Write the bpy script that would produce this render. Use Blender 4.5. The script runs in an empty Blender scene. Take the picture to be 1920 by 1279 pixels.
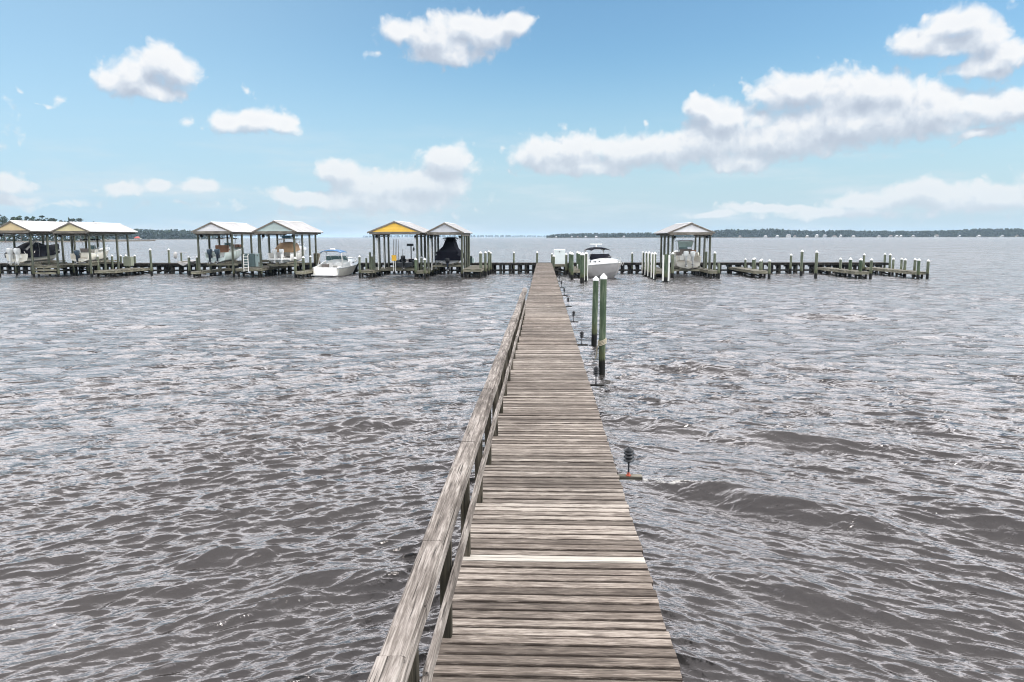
import bpy, math, random
import numpy as np
from mathutils import Matrix, Vector

random.seed(7)
R = math.radians
C = bpy.context.scene.collection
scene = bpy.context.scene

# ------------------------------------------------------------------ camera
CAM = Vector((-0.095, 0.0, 4.4))
FPX = 1450.0                     # focal length in pixels of a 1920 wide picture
PITCH, YAW, ROLL = math.atan(195.6 / FPX), R(2.33), R(-0.13)
MROT = Matrix.Rotation(YAW, 3, 'Z') @ Matrix.Rotation(R(90) - PITCH, 3, 'X') @ Matrix.Rotation(ROLL, 3, 'Z')
cam_d = bpy.data.cameras.new("camera")
cam = bpy.data.objects.new("camera", cam_d)
C.objects.link(cam)
cam.matrix_world = Matrix.Translation(CAM) @ MROT.to_4x4()
cam_d.sensor_width = 36.0
cam_d.lens = FPX / 1920.0 * 36.0
cam_d.clip_start = 0.1
cam_d.clip_end = 60000.0
scene.camera = cam


def ray(px, py):
    return MROT @ Vector(((px - 960.0) / FPX, (639.5 - py) / FPX, -1.0))


def at(px, py, Y):
    """point on the vertical plane at distance Y down the pier"""
    d = ray(px, py)
    return CAM + d * ((Y - CAM.y) / d.y)


def ground(px, py, z=0.0):
    d = ray(px, py)
    return CAM + d * ((z - CAM.z) / d.z)


# ------------------------------------------------------------------ mesh collecting
class MB:
    def __init__(self):
        self.v, self.f = [], []

    def add(self, vs, fs):
        o = len(self.v)
        self.v += [tuple(p) for p in vs]
        self.f += [tuple(i + o for i in q) for q in fs]
        return self

    def box(self, c, s, rz=0.0, rx=0.0, ry=0.0):
        x, y, z = s[0] / 2, s[1] / 2, s[2] / 2
        vs = [Vector((a * x, b * y, d * z)) for d in (-1, 1) for b in (-1, 1) for a in (-1, 1)]
        if rz or rx or ry:
            m = Matrix.Rotation(rz, 3, 'Z') @ Matrix.Rotation(rx, 3, 'X') @ Matrix.Rotation(ry, 3, 'Y')
            vs = [m @ p for p in vs]
        c = Vector(c)
        return self.add([p + c for p in vs], [(0, 2, 3, 1), (4, 5, 7, 6), (0, 1, 5, 4), (2, 6, 7, 3), (0, 4, 6, 2), (1, 3, 7, 5)])

    def ext(self, x0, x1, y0, y1, z0, z1):
        return self.box(((x0 + x1) / 2, (y0 + y1) / 2, (z0 + z1) / 2), (x1 - x0, y1 - y0, z1 - z0))

    def loft(self, secs, close=True, caps=True):
        """secs: list of rings of the same length"""
        n = len(secs[0])
        vs = [p for s in secs for p in s]
        fs = []
        for i in range(len(secs) - 1):
            for j in range(n if close else n - 1):
                k = (j + 1) % n
                fs.append((i * n + j, i * n + k, (i + 1) * n + k, (i + 1) * n + j))
        if caps and close:
            fs.append(tuple(range(n - 1, -1, -1)))
            fs.append(tuple((len(secs) - 1) * n + j for j in range(n)))
        return self.add(vs, fs)

    def tube(self, pts, r, n=8):
        pts = [Vector(p) for p in pts]
        rs = r if isinstance(r, (list, tuple)) else [r] * len(pts)
        secs = []
        for i, p in enumerate(pts):
            a, b = pts[max(i - 1, 0)], pts[min(i + 1, len(pts) - 1)]
            t = (b - a)
            t = t.normalized() if t.length > 1e-9 else Vector((0, 0, 1))
            up = Vector((0, 0, 1)) if abs(t.z) < 0.9 else Vector((0, 1, 0))
            u = t.cross(up).normalized()
            w = u.cross(t).normalized()
            secs.append([p + (u * math.cos(2 * math.pi * k / n) + w * math.sin(2 * math.pi * k / n)) * rs[i] for k in range(n)])
        return self.loft(secs)

    def lathe(self, c, prof, n=14):
        """prof: list of (radius, z)"""
        c = Vector(c)
        return self.loft([[c + Vector((max(r_, 1e-4) * math.cos(2 * math.pi * k / n), max(r_, 1e-4) * math.sin(2 * math.pi * k / n), z)) for k in range(n)] for r_, z in prof])

    def beam(self, p0, p1, w, h, ch=0.006, up=(0, 0, 1)):
        """board with chamfered edges from p0 to p1"""
        p0, p1 = Vector(p0), Vector(p1)
        t = (p1 - p0).normalized()
        u = t.cross(Vector(up)).normalized()
        v = u.cross(t).normalized()
        a, b = w / 2, h / 2
        ring = [(a - ch, b), (a, b - ch), (a, -b + ch), (a - ch, -b), (-a + ch, -b), (-a, -b + ch), (-a, b - ch), (-a + ch, b)]
        return self.loft([[p + u * x + v * y for x, y in ring] for p in (p0, p1)])

    def prism(self, poly, d):
        """poly: list of 3d points, d: extrusion vector"""
        n = len(poly)
        d = Vector(d)
        a = [Vector(p) for p in poly]
        return self.add(a + [p + d for p in a], [tuple(range(n - 1, -1, -1)), tuple(range(n, 2 * n))] + [(j, (j + 1) % n, (j + 1) % n + n, j + n) for j in range(n)])

    def blob(self, c, s, nu=14, nv=9, e=0.75):
        """super-ellipsoid"""
        def sp(x):
            return math.copysign(abs(x) ** e, x)
        c = Vector(c)
        secs = []
        for i in range(nv + 1):
            ph = -math.pi / 2 + math.pi * i / nv
            cr = max(sp(math.cos(ph)), 0.02) if 0 < i < nv else 0.02
            z = sp(math.sin(ph))
            secs.append([c + Vector((s[0] * cr * sp(math.cos(2 * math.pi * k / nu)), s[1] * cr * sp(math.sin(2 * math.pi * k / nu)), s[2] * z)) for k in range(nu)])
        return self.loft(secs)

    def build(self, name, mat, parent=None, smooth=False):
        me = bpy.data.meshes.new(name)
        me.from_pydata(self.v, [], self.f)
        me.validate()
        me.materials.append(mat)
        if smooth:
            me.polygons.foreach_set("use_smooth", [True] * len(me.polygons))
            try:
                me.set_sharp_from_angle(angle=R(42))
            except Exception:
                pass
        import bmesh
        bm = bmesh.new()
        bm.from_mesh(me)
        bmesh.ops.recalc_face_normals(bm, faces=bm.faces)
        bm.to_mesh(me)
        bm.free()
        o = bpy.data.objects.new(name, me)
        C.objects.link(o)
        if parent is not None:
            o.parent = parent
        return o


def tag(o, label=None, cat=None, group=None, kind=None):
    if label:
        o["label"] = label
    if cat:
        o["category"] = cat
    if group:
        o["group"] = group
    if kind:
        o["kind"] = kind
    return o


def thing(name, label, cat, loc=(0, 0, 0), rz=0.0, group=None):
    o = bpy.data.objects.new(name, None)
    o.empty_display_size = 0.3
    C.objects.link(o)
    o.location = loc
    o.rotation_euler = (0, 0, rz)
    return tag(o, label, cat, group)


def sub(p, loc):
    return tuple(a - b for a, b in zip(p, loc))


# ------------------------------------------------------------------ materials
class NT:
    """small helper around a node tree"""
    def __init__(self, tree):
        self.t = tree

    def n(self, kind, **kw):
        nd = self.t.nodes.new(kind)
        ins = kw.pop('ins', None)
        for k, v in kw.items():
            setattr(nd, k, v)
        if ins:
            for k, v in ins.items():
                s = nd.inputs[k]
                if isinstance(v, bpy.types.NodeSocket):
                    self.t.links.new(v, s)
                else:
                    s.default_value = v
        return nd

    def math(self, op, a, b=0.0, c=0.0, clamp=False):
        nd = self.n('ShaderNodeMath', operation=op, use_clamp=clamp)
        for i, v in enumerate((a, b, c)):
            if isinstance(v, bpy.types.NodeSocket):
                self.t.links.new(v, nd.inputs[i])
            else:
                nd.inputs[i].default_value = v
        return nd.outputs[0]

    def vmath(self, op, a, b=(0, 0, 0), c=(0, 0, 0)):
        nd = self.n('ShaderNodeVectorMath', operation=op)
        for i, v in enumerate((a, b, c)):
            if isinstance(v, bpy.types.NodeSocket):
                self.t.links.new(v, nd.inputs[i])
            elif i < len(nd.inputs):
                nd.inputs[i].default_value = v
        return nd.outputs['Value'] if op in ('DOT_PRODUCT', 'LENGTH', 'DISTANCE') else nd.outputs[0]

    def mix(self, f, a, b, blend='MIX'):
        nd = self.n('ShaderNodeMix', data_type='RGBA', blend_type=blend)
        for i, v in ((0, f), (6, a), (7, b)):
            if isinstance(v, bpy.types.NodeSocket):
                self.t.links.new(v, nd.inputs[i])
            elif i == 0:
                nd.inputs[0].default_value = v
            else:
                nd.inputs[i].default_value = (*v, 1) if len(v) == 3 else v
        return nd.outputs[2]

    def noise(self, vec, scale, detail=4, rough=0.55, dist=0.0, dim='3D'):
        nd = self.n('ShaderNodeTexNoise', noise_dimensions=dim)
        self.t.links.new(vec, nd.inputs['Vector'])
        nd.inputs['Scale'].default_value = scale
        nd.inputs['Detail'].default_value = detail
        nd.inputs['Roughness'].default_value = rough
        nd.inputs['Distortion'].default_value = dist
        return nd.outputs[0]

    def ramp(self, f, stops):
        nd = self.n('ShaderNodeValToRGB')
        self.t.links.new(f, nd.inputs[0])
        el = nd.color_ramp.elements
        while len(el) < len(stops):
            el.new(0.5)
        for e, (p, c) in zip(el, stops):
            e.position = p
            e.color = (*c, 1) if len(c) == 3 else c
        return nd.outputs[0]

    def smooth(self, x, a, b):
        nd = self.n('ShaderNodeMapRange', interpolation_type='SMOOTHSTEP')
        self.t.links.new(x, nd.inputs[0])
        nd.inputs[1].default_value = a
        nd.inputs[2].default_value = b
        return nd.outputs[0]

    def mapping(self, vec, scale, loc=(0, 0, 0)):
        return self.vmath('MULTIPLY_ADD', vec, scale, loc)


def new_mat(name):
    m = bpy.data.materials.new(name)
    m.use_nodes = True
    nt = NT(m.node_tree)
    b = m.node_tree.nodes["Principled BSDF"]
    return m, nt, b


def link(nt, a, b):
    nt.t.links.new(a, b)


def bump(nt, b, h, strength, dist):
    nd = nt.n('ShaderNodeBump')
    nd.inputs['Strength'].default_value = strength
    nd.inputs['Distance'].default_value = dist
    link(nt, h, nd.inputs['Height'])
    link(nt, nd.outputs[0], b.inputs['Normal'])
    return nd


def simple(name, col, rough=0.5, metal=0.0, var=0.12, scale=2.0, spec=0.5, bumpy=0.0, coat=0.0):
    m, nt, b = new_mat(name)
    tc = nt.n('ShaderNodeNewGeometry').outputs['Position']
    f = nt.noise(tc, scale, 5, 0.6)
    f2 = nt.noise(tc, scale * 7.3, 4, 0.6)
    k = nt.math('ADD', nt.math('MULTIPLY', f, 0.65), nt.math('MULTIPLY', f2, 0.35))
    lo = tuple(max(c * (1 - var * 1.6), 0) for c in col)
    hi = tuple(min(c * (1 + var * 1.2), 1) for c in col)
    link(nt, nt.ramp(k, [(0.32, lo), (0.5, col), (0.68, hi)]), b.inputs['Base Color'])
    b.inputs['Roughness'].default_value = rough
    b.inputs['Metallic'].default_value = metal
    b.inputs['Specular IOR Level'].default_value = spec
    b.inputs['Coat Weight'].default_value = coat
    if bumpy:
        bump(nt, b, f2, 0.5, bumpy)
    return m


def wood(name, dark, mid, light, grain, isl=0.35, bscale=0.004, stain=0.5, tint=None, edge=0.0, tight=1.0):
    """weathered grey timber; grain = scale per axis (small along the fibres)"""
    m, nt, b = new_mat(name)
    geo = nt.n('ShaderNodeNewGeometry')
    pos = geo.outputs['Position']
    rnd = geo.outputs['Random Per Island']
    off = nt.n('ShaderNodeCombineXYZ', ins={0: nt.math('MULTIPLY', rnd, 37.0), 1: nt.math('MULTIPLY', rnd, 19.0), 2: nt.math('MULTIPLY', rnd, 53.0)}).outputs[0]
    p = nt.vmath('ADD', pos, off)
    g1 = nt.noise(nt.mapping(p, grain), 1.0, 6, 0.62, 0.35)
    g2 = nt.noise(nt.mapping(p, tuple(g * 3.1 for g in grain)), 1.0, 4, 0.6, 0.2)
    blot = nt.noise(nt.mapping(p, tuple(math.sqrt(g) * 1.5 for g in grain)), 1.0, 4, 0.6)
    patch = nt.noise(pos, 0.55, 4, 0.6)
    s = nt.math('ADD', nt.math('MULTIPLY', g1, 0.55), nt.math('MULTIPLY', g2, 0.3))
    s = nt.math('ADD', s, nt.math('MULTIPLY', blot, 0.3))
    s = nt.math('ADD', s, nt.math('MULTIPLY', nt.math('SUBTRACT', rnd, 0.5), isl))
    s = nt.math('ADD', s, nt.math('MULTIPLY', nt.math('SUBTRACT', patch, 0.5), stain))
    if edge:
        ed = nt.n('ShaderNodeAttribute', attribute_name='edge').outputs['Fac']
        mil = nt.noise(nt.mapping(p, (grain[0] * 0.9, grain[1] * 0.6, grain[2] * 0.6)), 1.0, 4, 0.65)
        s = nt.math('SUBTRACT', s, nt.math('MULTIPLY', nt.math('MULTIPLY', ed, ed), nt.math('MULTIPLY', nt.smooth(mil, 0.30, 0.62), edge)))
    s = nt.math('MULTIPLY_ADD', nt.math('SUBTRACT', s, 0.57), tight, 0.57)
    col = nt.ramp(s, [(0.30, dark), (0.47, tuple((a + c) / 2 for a, c in zip(dark, mid))), (0.58, mid), (0.74, light), (0.95, tuple(min(1, c * 1.22) for c in light))])
    # fine dark splits along the fibre
    split = nt.smooth(nt.noise(nt.mapping(p, (grain[0] * 0.7, grain[1] * 1.9, grain[2] * 1.9) if grain[0] < grain[1] else (grain[0] * 1.9, grain[1] * 0.7, grain[2] * 1.9)), 1.0, 3, 0.5), 0.43, 0.33)
    col = nt.mix(nt.math('MULTIPLY', split, 0.85), col, tuple(c * 0.45 for c in dark))
    # knots
    vor = nt.n('ShaderNodeTexVoronoi')
    link(nt, nt.mapping(p, tuple(0.55 * math.sqrt(g) if g < 5 else 0.32 * g for g in grain)), vor.inputs['Vector'])
    vor.inputs['Scale'].default_value = 1.0
    kn = nt.smooth(vor.outputs['Distance'], 0.13, 0.05)
    col = nt.mix(nt.math('MULTIPLY', kn, 0.7), col, tuple(c * 0.7 for c in dark))
    if tint:
        t = nt.smooth(nt.noise(pos, 0.21, 3, 0.5), 0.35, 0.7)
        col = nt.mix(nt.math('MULTIPLY', t, 0.5), col, tint, 'MULTIPLY')
    link(nt, col, b.inputs['Base Color'])
    b.inputs['Roughness'].default_value = 0.86
    b.inputs['Specular IOR Level'].default_value = 0.22
    h = nt.math('SUBTRACT', s, nt.math('MULTIPLY', split, 0.35))
    bump(nt, b, h, 0.7, bscale)
    return m


def piling_mat(name, base, top, wet=0.62):
    """round post, greenish treated timber, dark and slimy towards the water"""
    m, nt, b = new_mat(name)
    geo = nt.n('ShaderNodeNewGeometry')
    pos = geo.outputs['Position']
    g = nt.noise(nt.mapping(pos, (26, 26, 1.6)), 1.0, 6, 0.62, 0.3)
    bl = nt.noise(nt.mapping(pos, (4, 4, 1.3)), 1.0, 4, 0.6)
    s = nt.math('ADD', nt.math('MULTIPLY', g, 0.6), nt.math('MULTIPLY', bl, 0.4))
    c = nt.ramp(s, [(0.33, tuple(x * 0.5 for x in base)), (0.5, base), (0.66, top)])
    z = nt.n('ShaderNodeSeparateXYZ', ins={0: pos}).outputs[2]
    zz = nt.math('ADD', z, nt.math('MULTIPLY', nt.math('SUBTRACT', g, 0.5), 0.5))
    mo = nt.smooth(zz, wet + 0.55, wet + 0.05)
    c = nt.mix(nt.math('MULTIPLY', mo, 0.6), c, (0.085, 0.085, 0.035))
    wt = nt.smooth(zz, wet + 0.02, wet - 0.12)
    c = nt.mix(wt, c, (0.012, 0.012, 0.011))
    link(nt, c, b.inputs['Base Color'])
    b.inputs['Roughness'].default_value = 0.85
    b.inputs['Specular IOR Level'].default_value = 0.25
    bump(nt, b, s, 0.6, 0.012)
    return m


M = {}
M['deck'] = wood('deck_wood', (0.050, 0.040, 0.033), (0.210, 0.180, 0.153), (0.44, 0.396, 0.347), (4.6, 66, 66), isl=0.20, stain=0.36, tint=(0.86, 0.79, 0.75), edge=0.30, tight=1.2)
M['pale'] = wood('pale_plank_wood', (0.26, 0.235, 0.20), (0.52, 0.485, 0.43), (0.60, 0.565, 0.51), (1.4, 34, 34), isl=0.0, stain=0.1)
M['rail'] = wood('rail_wood', (0.045, 0.037, 0.031), (0.19, 0.165, 0.145), (0.38, 0.343, 0.31), (46, 2.2, 46), isl=0.26, stain=0.5, bscale=0.010, tight=1.35)
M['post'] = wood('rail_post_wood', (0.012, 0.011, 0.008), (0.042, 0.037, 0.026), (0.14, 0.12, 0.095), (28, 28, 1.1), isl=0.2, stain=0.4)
M['dock'] = wood('dock_wood', (0.035, 0.034, 0.026), (0.155, 0.145, 0.112), (0.34, 0.32, 0.26), (1.6, 6, 6), isl=0.4, stain=0.4)
M['dockface'] = wood('dock_fascia_wood', (0.04, 0.038, 0.028), (0.16, 0.15, 0.11), (0.33, 0.31, 0.23), (0.9, 2, 12), isl=0.3, stain=0.4)
M['darkwood'] = wood('dark_wet_wood', (0.006, 0.006, 0.006), (0.020, 0.019, 0.017), (0.055, 0.052, 0.045), (6, 6, 1.2), isl=0.3, stain=0.3)
M['tdeck'] = wood('cross_dock_wood', (0.010, 0.009, 0.008), (0.045, 0.040, 0.036), (0.12, 0.11, 0.10), (1.5, 6, 6), isl=0.3, stain=0.3)
M['shedpost'] = piling_mat('shed_post_wood', (0.085, 0.093, 0.070), (0.18, 0.19, 0.14), 0.42)
M['shedbeam'] = wood('shed_beam_wood', (0.06, 0.052, 0.042), (0.17, 0.152, 0.125), (0.30, 0.275, 0.235), (1.2, 3, 12), isl=0.25, stain=0.2)
M['pilegreen'] = piling_mat('green_piling_wood', (0.058, 0.088, 0.052), (0.21, 0.235, 0.16), 0.55)
M['piledock'] = piling_mat('dock_piling_wood', (0.105, 0.122, 0.085), (0.25, 0.27, 0.19), 0.62)
M['capwhite'] = simple('white_plastic', (0.82, 0.82, 0.80), 0.45, var=0.05)
M['gel'] = simple('white_gelcoat', (0.80, 0.80, 0.77), 0.22, var=0.05, coat=0.3)
M['gelcream'] = simple('cream_gelcoat', (0.72, 0.69, 0.60), 0.25, var=0.06, coat=0.3)
M['gelmint'] = simple('pale_mint_gelcoat', (0.66, 0.75, 0.72), 0.25, var=0.05, coat=0.3)
M['gelgrey'] = simple('grey_gelcoat', (0.46, 0.445, 0.43), 0.25, var=0.06, coat=0.3)
M['black'] = simple('black_plastic', (0.014, 0.015, 0.017), 0.4, var=0.2)
M['canvasblack'] = simple('black_canvas', (0.007, 0.0075, 0.013), 0.9, var=0.3, scale=3, bumpy=0.03, spec=0.12)
M['canvasblue'] = simple('blue_canvas', (0.035, 0.15, 0.34), 0.75, var=0.2)
M['canvastan'] = simple('tan_canvas', (0.36, 0.23, 0.125), 0.8, var=0.15)
M['canvasmint'] = simple('mint_vinyl', (0.62, 0.76, 0.70), 0.4, var=0.15)
M['rust'] = simple('rust_vinyl', (0.24, 0.105, 0.05), 0.6, var=0.25)
M['greyvinyl'] = simple('taupe_vinyl', (0.16, 0.135, 0.12), 0.6, var=0.2)
M['motor'] = simple('blue_grey_cowl', (0.055, 0.085, 0.115), 0.25, var=0.1, coat=0.4)
M['motordark'] = simple('dark_blue_leg', (0.010, 0.018, 0.032), 0.35, var=0.1)
M['motorwhite'] = simple('white_cowl', (0.80, 0.81, 0.79), 0.22, var=0.03, coat=0.4)
M['steel'] = simple('galvanised_steel', (0.30, 0.30, 0.29), 0.45, metal=0.7, var=0.15)
M['alu'] = simple('aluminium_tube', (0.62, 0.62, 0.61), 0.35, metal=0.8, var=0.05)
M['pvc'] = simple('white_pvc', (0.78, 0.77, 0.72), 0.5, var=0.06)
M['lamp'] = simple('black_lamp_metal', (0.010, 0.012, 0.016), 0.45, var=0.3, scale=30)
M['lampred'] = simple('rusty_red_flange', (0.35, 0.07, 0.035), 0.7, var=0.3, scale=40)
M['rope'] = simple('pale_rope', (0.42, 0.38, 0.28), 0.9, var=0.3, scale=20)
M['yellow'] = simple('yellow_board', (0.78, 0.44, 0.035), 0.6, var=0.06)
M['teal'] = simple('grey_teal_plastic', (0.13, 0.19, 0.19), 0.5, var=0.12)
M['mintbox'] = simple('pale_mint_plastic', (0.50, 0.62, 0.60), 0.5, var=0.06)
M['boxwhite'] = simple('white_fibreglass', (0.66, 0.72, 0.71), 0.4, var=0.05)


def roof_mat():
    m, nt, b = new_mat('white_metal_roof')
    pos = nt.n('ShaderNodeNewGeometry').outputs['Position']
    f = nt.noise(nt.mapping(pos, (0.8, 3.5, 0.8)), 1.0, 5, 0.6)
    link(nt, nt.ramp(f, [(0.3, (0.40, 0.395, 0.39)), (0.5, (0.51, 0.505, 0.50)), (0.7, (0.60, 0.595, 0.59))]), b.inputs['Base Color'])
    b.inputs['Roughness'].default_value = 0.4
    return m


M['roof'] = roof_mat()


def siding(name, col):
    return simple(name, col, 0.6, var=0.07, scale=1.5)


def glass_mat():
    m, nt, b = new_mat('tinted_glass')
    pos = nt.n('ShaderNodeNewGeometry').outputs['Position']
    link(nt, nt.mix(nt.noise(pos, 2.0, 3), (0.16, 0.24, 0.24), (0.30, 0.40, 0.39)), b.inputs['Base Color'])
    b.inputs['Roughness'].default_value = 0.06
    b.inputs['Transmission Weight'].default_value = 0.55
    b.inputs['IOR'].default_value = 1.2
    return m


M['glass'] = glass_mat()

# ------------------------------------------------------------------ sky, sun, air
SUN_EL, SUN_AZ = R(43), R(102)          # azimuth clockwise from the pier's direction
world = bpy.data.worlds.new("World")
scene.world = world
world.use_nodes = True
wt = NT(world.node_tree)
for nd in list(world.node_tree.nodes):
    world.node_tree.nodes.remove(nd)


def sky_pt(px, py):
    d = ray(px, py).normalized()
    return 14.5 * math.atan2(d.x, d.y), 14.5 * math.asin(d.z)


CLOUDS = [  # (x, y, half width, half height) of each swell of each cloud, turned into bearings and heights in the sky
    (325, 98, 24, 26), (300, 118, 58, 36), (255, 140, 58, 40), (332, 132, 48, 36), (215, 152, 40, 26), (275, 168, 78, 22), (366, 152, 18, 9), (215, 180, 12, 12),
    (965, 48, 50, 27), (905, 62, 75, 42), (825, 72, 85, 46), (745, 62, 45, 24), (702, 98, 28, 11), (840, 102, 88, 28), (870, 40, 55, 22), (995, 40, 22, 16),
    (430, 230, 48, 25), (480, 226, 54, 30), (533, 233, 34, 27),
    (352, 226, 20, 12), (463, 168, 17, 12), (62, 193, 24, 7), (105, 181, 27, 11), (4, 186, 12, 14), (36, 172, 12, 8),
    (12, 340, 42, 22), (50, 345, 18, 13), (10, 372, 70, 13),
    (230, 355, 40, 18), (298, 353, 32, 14), (378, 349, 40, 17),
    (635, 323, 56, 34), (842, 303, 68, 46), (720, 350, 130, 38), (800, 345, 115, 42), (565, 370, 75, 20), (700, 376, 205, 26),
    (1010, 290, 72, 38), (1080, 284, 78, 45), (1185, 283, 105, 44), (1262, 288, 75, 40), (1100, 312, 140, 24),
    (1350, 222, 80, 42), (1318, 202, 46, 28), (1500, 170, 105, 42), (1622, 172, 115, 42), (1440, 181, 38, 17), (1740, 206, 105, 54), (1855, 202, 75, 38),
    (1600, 228, 250, 56), (1450, 260, 185, 44), (1395, 300, 90, 28), (1322, 268, 74, 44), (1905, 198, 60, 36), (1830, 250, 38, 10), (1900, 226, 28, 12),
    (1800, 47, 72, 38), (1722, 76, 56, 32), (1850, 72, 48, 38), (1780, 90, 95, 19), (1892, 100, 44, 26), (1850, 125, 58, 20),
    (1740, 356, 95, 25), (1640, 376, 95, 23), (1820, 375, 115, 28), (1885, 369, 85, 28),
    (1450, 392, 125, 11), (1340, 403, 58, 9), (1560, 400, 115, 14),
    (700, 396, 230, 30, 1), (1700, 402, 230, 24, 1), (1500, 408, 200, 16, 1), (100, 384, 160, 14, 1), (340, 381, 120, 12, 1),
    # beyond the picture's edges
    (-160, 250, 120, 50), (-330, 330, 160, 40), (-300, 120, 110, 50), (2080, 330, 140, 40), (2200, 160, 150, 60), (2060, 60, 80, 30),
]

grp = bpy.data.node_groups.new("cloud_field", 'ShaderNodeTree')
grp.interface.new_socket("P", in_out='INPUT', socket_type='NodeSocketVector')
grp.interface.new_socket("Density", in_out='OUTPUT', socket_type='NodeSocketFloat')
g = NT(grp)
gi = g.n('NodeGroupInput')
go = g.n('NodeGroupOutput')
P = gi.outputs[0]
wn = g.n('ShaderNodeTexNoise', ins={'Vector': P, 'Scale': 1.3, 'Detail': 3.0})
warp = g.vmath('MULTIPLY_ADD', wn.outputs['Color'], (0.42, 0.30, 0), (-0.21, -0.15, 0))
Pw = g.vmath('ADD', P, warp)
cur = None
for (x, y, rx, ry, *soft) in CLOUDS:
    a, e = sky_pt(x, y)
    sx, sy = 100.0 / rx, 100.0 / ry
    v = g.vmath('MULTIPLY_ADD', Pw, (sx, sy, 0.0), (-a * sx, -e * sy, 0.0))
    d = g.vmath('LENGTH', v)
    if rx < 31 or soft:          # little torn wisps: soft slopes that the noise can eat into
        d = g.math('MULTIPLY_ADD', d, 0.5, 0.66)
    cur = d if cur is None else g.math('SMOOTH_MIN', cur, d, 0.50)
F = g.math('SUBTRACT', 1.24, cur)
F = g.math('MAXIMUM', g.math('MULTIPLY', F, 1.25), -1.2)
fb = g.n('ShaderNodeTexNoise', ins={'Vector': Pw, 'Scale': 2.7, 'Detail': 6.0, 'Roughness': 0.52}).outputs[0]
vo = g.n('ShaderNodeTexVoronoi', feature='SMOOTH_F1', ins={'Vector': g.vmath('ADD', Pw, g.vmath('MULTIPLY_ADD', g.n('ShaderNodeTexNoise', ins={'Vector': P, 'Scale': 7.0, 'Detail': 3.0}).outputs['Color'], (0.10, 0.10, 0), (-0.05, -0.05, 0))), 'Scale': 4.6, 'Smoothness': 0.6, 'Detail': 2.0, 'Roughness': 0.45}).outputs['Distance']
rag = g.math('ADD', g.math('MULTIPLY', g.math('SUBTRACT', fb, 0.5), 1.75), g.math('MULTIPLY', g.math('SUBTRACT', 0.40, vo), 1.05))
rag = g.math('MULTIPLY', rag, g.math('MULTIPLY_ADD', g.smooth(F, 0.25, 0.95), -0.62, 1.0))      # ragged rims, solid hearts
den = g.math('ADD', F, rag)
grp.interface.new_socket("Smooth", in_out='OUTPUT', socket_type='NodeSocketFloat')
link(g, den, go.inputs[0])
link(g, F, go.inputs[1])

tc = wt.n('ShaderNodeTexCoord').outputs['Generated']
sep = wt.n('ShaderNodeSeparateXYZ', ins={0: tc})
az = wt.math('MULTIPLY', wt.math('ARCTAN2', sep.outputs[0], sep.outputs[1]), 14.5)
elr = wt.math('ARCSINE', sep.outputs[2])
el = wt.math('MULTIPLY', elr, 14.5)
p0 = wt.n('ShaderNodeCombineXYZ', ins={0: az, 1: el}).outputs[0]
p1 = wt.vmath('ADD', p0, (0.07, 0.26, 0.0))


def field(p):
    nd = wt.n('ShaderNodeGroup')
    nd.node_tree = grp
    link(wt, p, nd.inputs[0])
    return nd.outputs[0], nd.outputs[1]


(d0, f0), (d1, f1) = field(p0), field(p1)
alpha = wt.smooth(d0, 0.0, 0.85)
lit = wt.math('ADD', wt.math('MULTIPLY', wt.math('SUBTRACT', d0, d1), 0.85), 0.50, clamp=True)
thick = wt.smooth(d0, 0.35, 1.5)
lit = wt.math('SUBTRACT', lit, wt.math('MULTIPLY', thick, 0.20), clamp=True)
ccol = wt.ramp(lit, [(0.0, (0.44, 0.50, 0.60)), (0.28, (0.52, 0.58, 0.67)), (0.50, (0.65, 0.70, 0.77)), (0.72, (0.79, 0.81, 0.84)), (1.0, (0.87, 0.875, 0.88))])
# nearer the horizon clouds are seen through more air
far = wt.smooth(elr, 0.16, 0.0)
ccol = wt.mix(wt.math('MULTIPLY', far, 0.65), ccol, (0.62, 0.70, 0.755))
# high thin cloud overhead and low veils
veil = wt.noise(wt.mapping(p0, (0.35, 2.1, 0)), 1.0, 6, 0.6)
veil = wt.math('MULTIPLY', wt.smooth(veil, 0.44, 0.74), wt.smooth(elr, 0.17, 0.035))
over = wt.noise(wt.mapping(tc, (2.2, 2.2, 3.0)), 1.0, 7, 0.6, 0.4)
over = wt.math('MULTIPLY', wt.smooth(over, 0.05, 0.30), wt.smooth(elr, 0.285, 0.37))
ocol = wt.ramp(wt.noise(wt.mapping(tc, (3.4, 3.4, 4.0)), 1.0, 5, 0.6), [(0.33, (1.02, 1.0, 1.03)), (0.66, (1.46, 1.43, 1.47))])

nish = wt.n('ShaderNodeTexSky', sky_type='NISHITA')
nish.sun_disc = False
nish.sun_elevation = SUN_EL
nish.sun_rotation = SUN_AZ
nish.altitude = 5
nish.air_density = 1.0
nish.dust_density = 1.0
nish.ozone_density = 1.0
SKY = 0.15
thin = wt.math('MULTIPLY', wt.smooth(az, 1.0, -8.5), 0.45)      # thin high haze towards one side
skyc = wt.mix(1.0, nish.outputs[0], (0.65, 0.885, 0.95), 'MULTIPLY')
bg_sky = wt.n('ShaderNodeBackground', ins={'Color': skyc, 'Strength': SKY})
bg_hor = wt.n('ShaderNodeBackground', ins={'Color': (0.495, 0.640, 0.765, 1), 'Strength': 1.0})
bg_veil = wt.n('ShaderNodeBackground', ins={'Color': (0.63, 0.715, 0.775, 1), 'Strength': 1.0})
ostr = wt.math('MULTIPLY_ADD', wt.smooth(elr, 0.40, 0.90), -2.6, 3.3)   # unseen cloud ring above the view, boosted to brighten water and gables; darker overhead
bg_over = wt.n('ShaderNodeBackground', ins={'Color': ocol, 'Strength': ostr})
bg_cloud = wt.n('ShaderNodeBackground', ins={'Color': ccol, 'Strength': 1.0})


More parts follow.
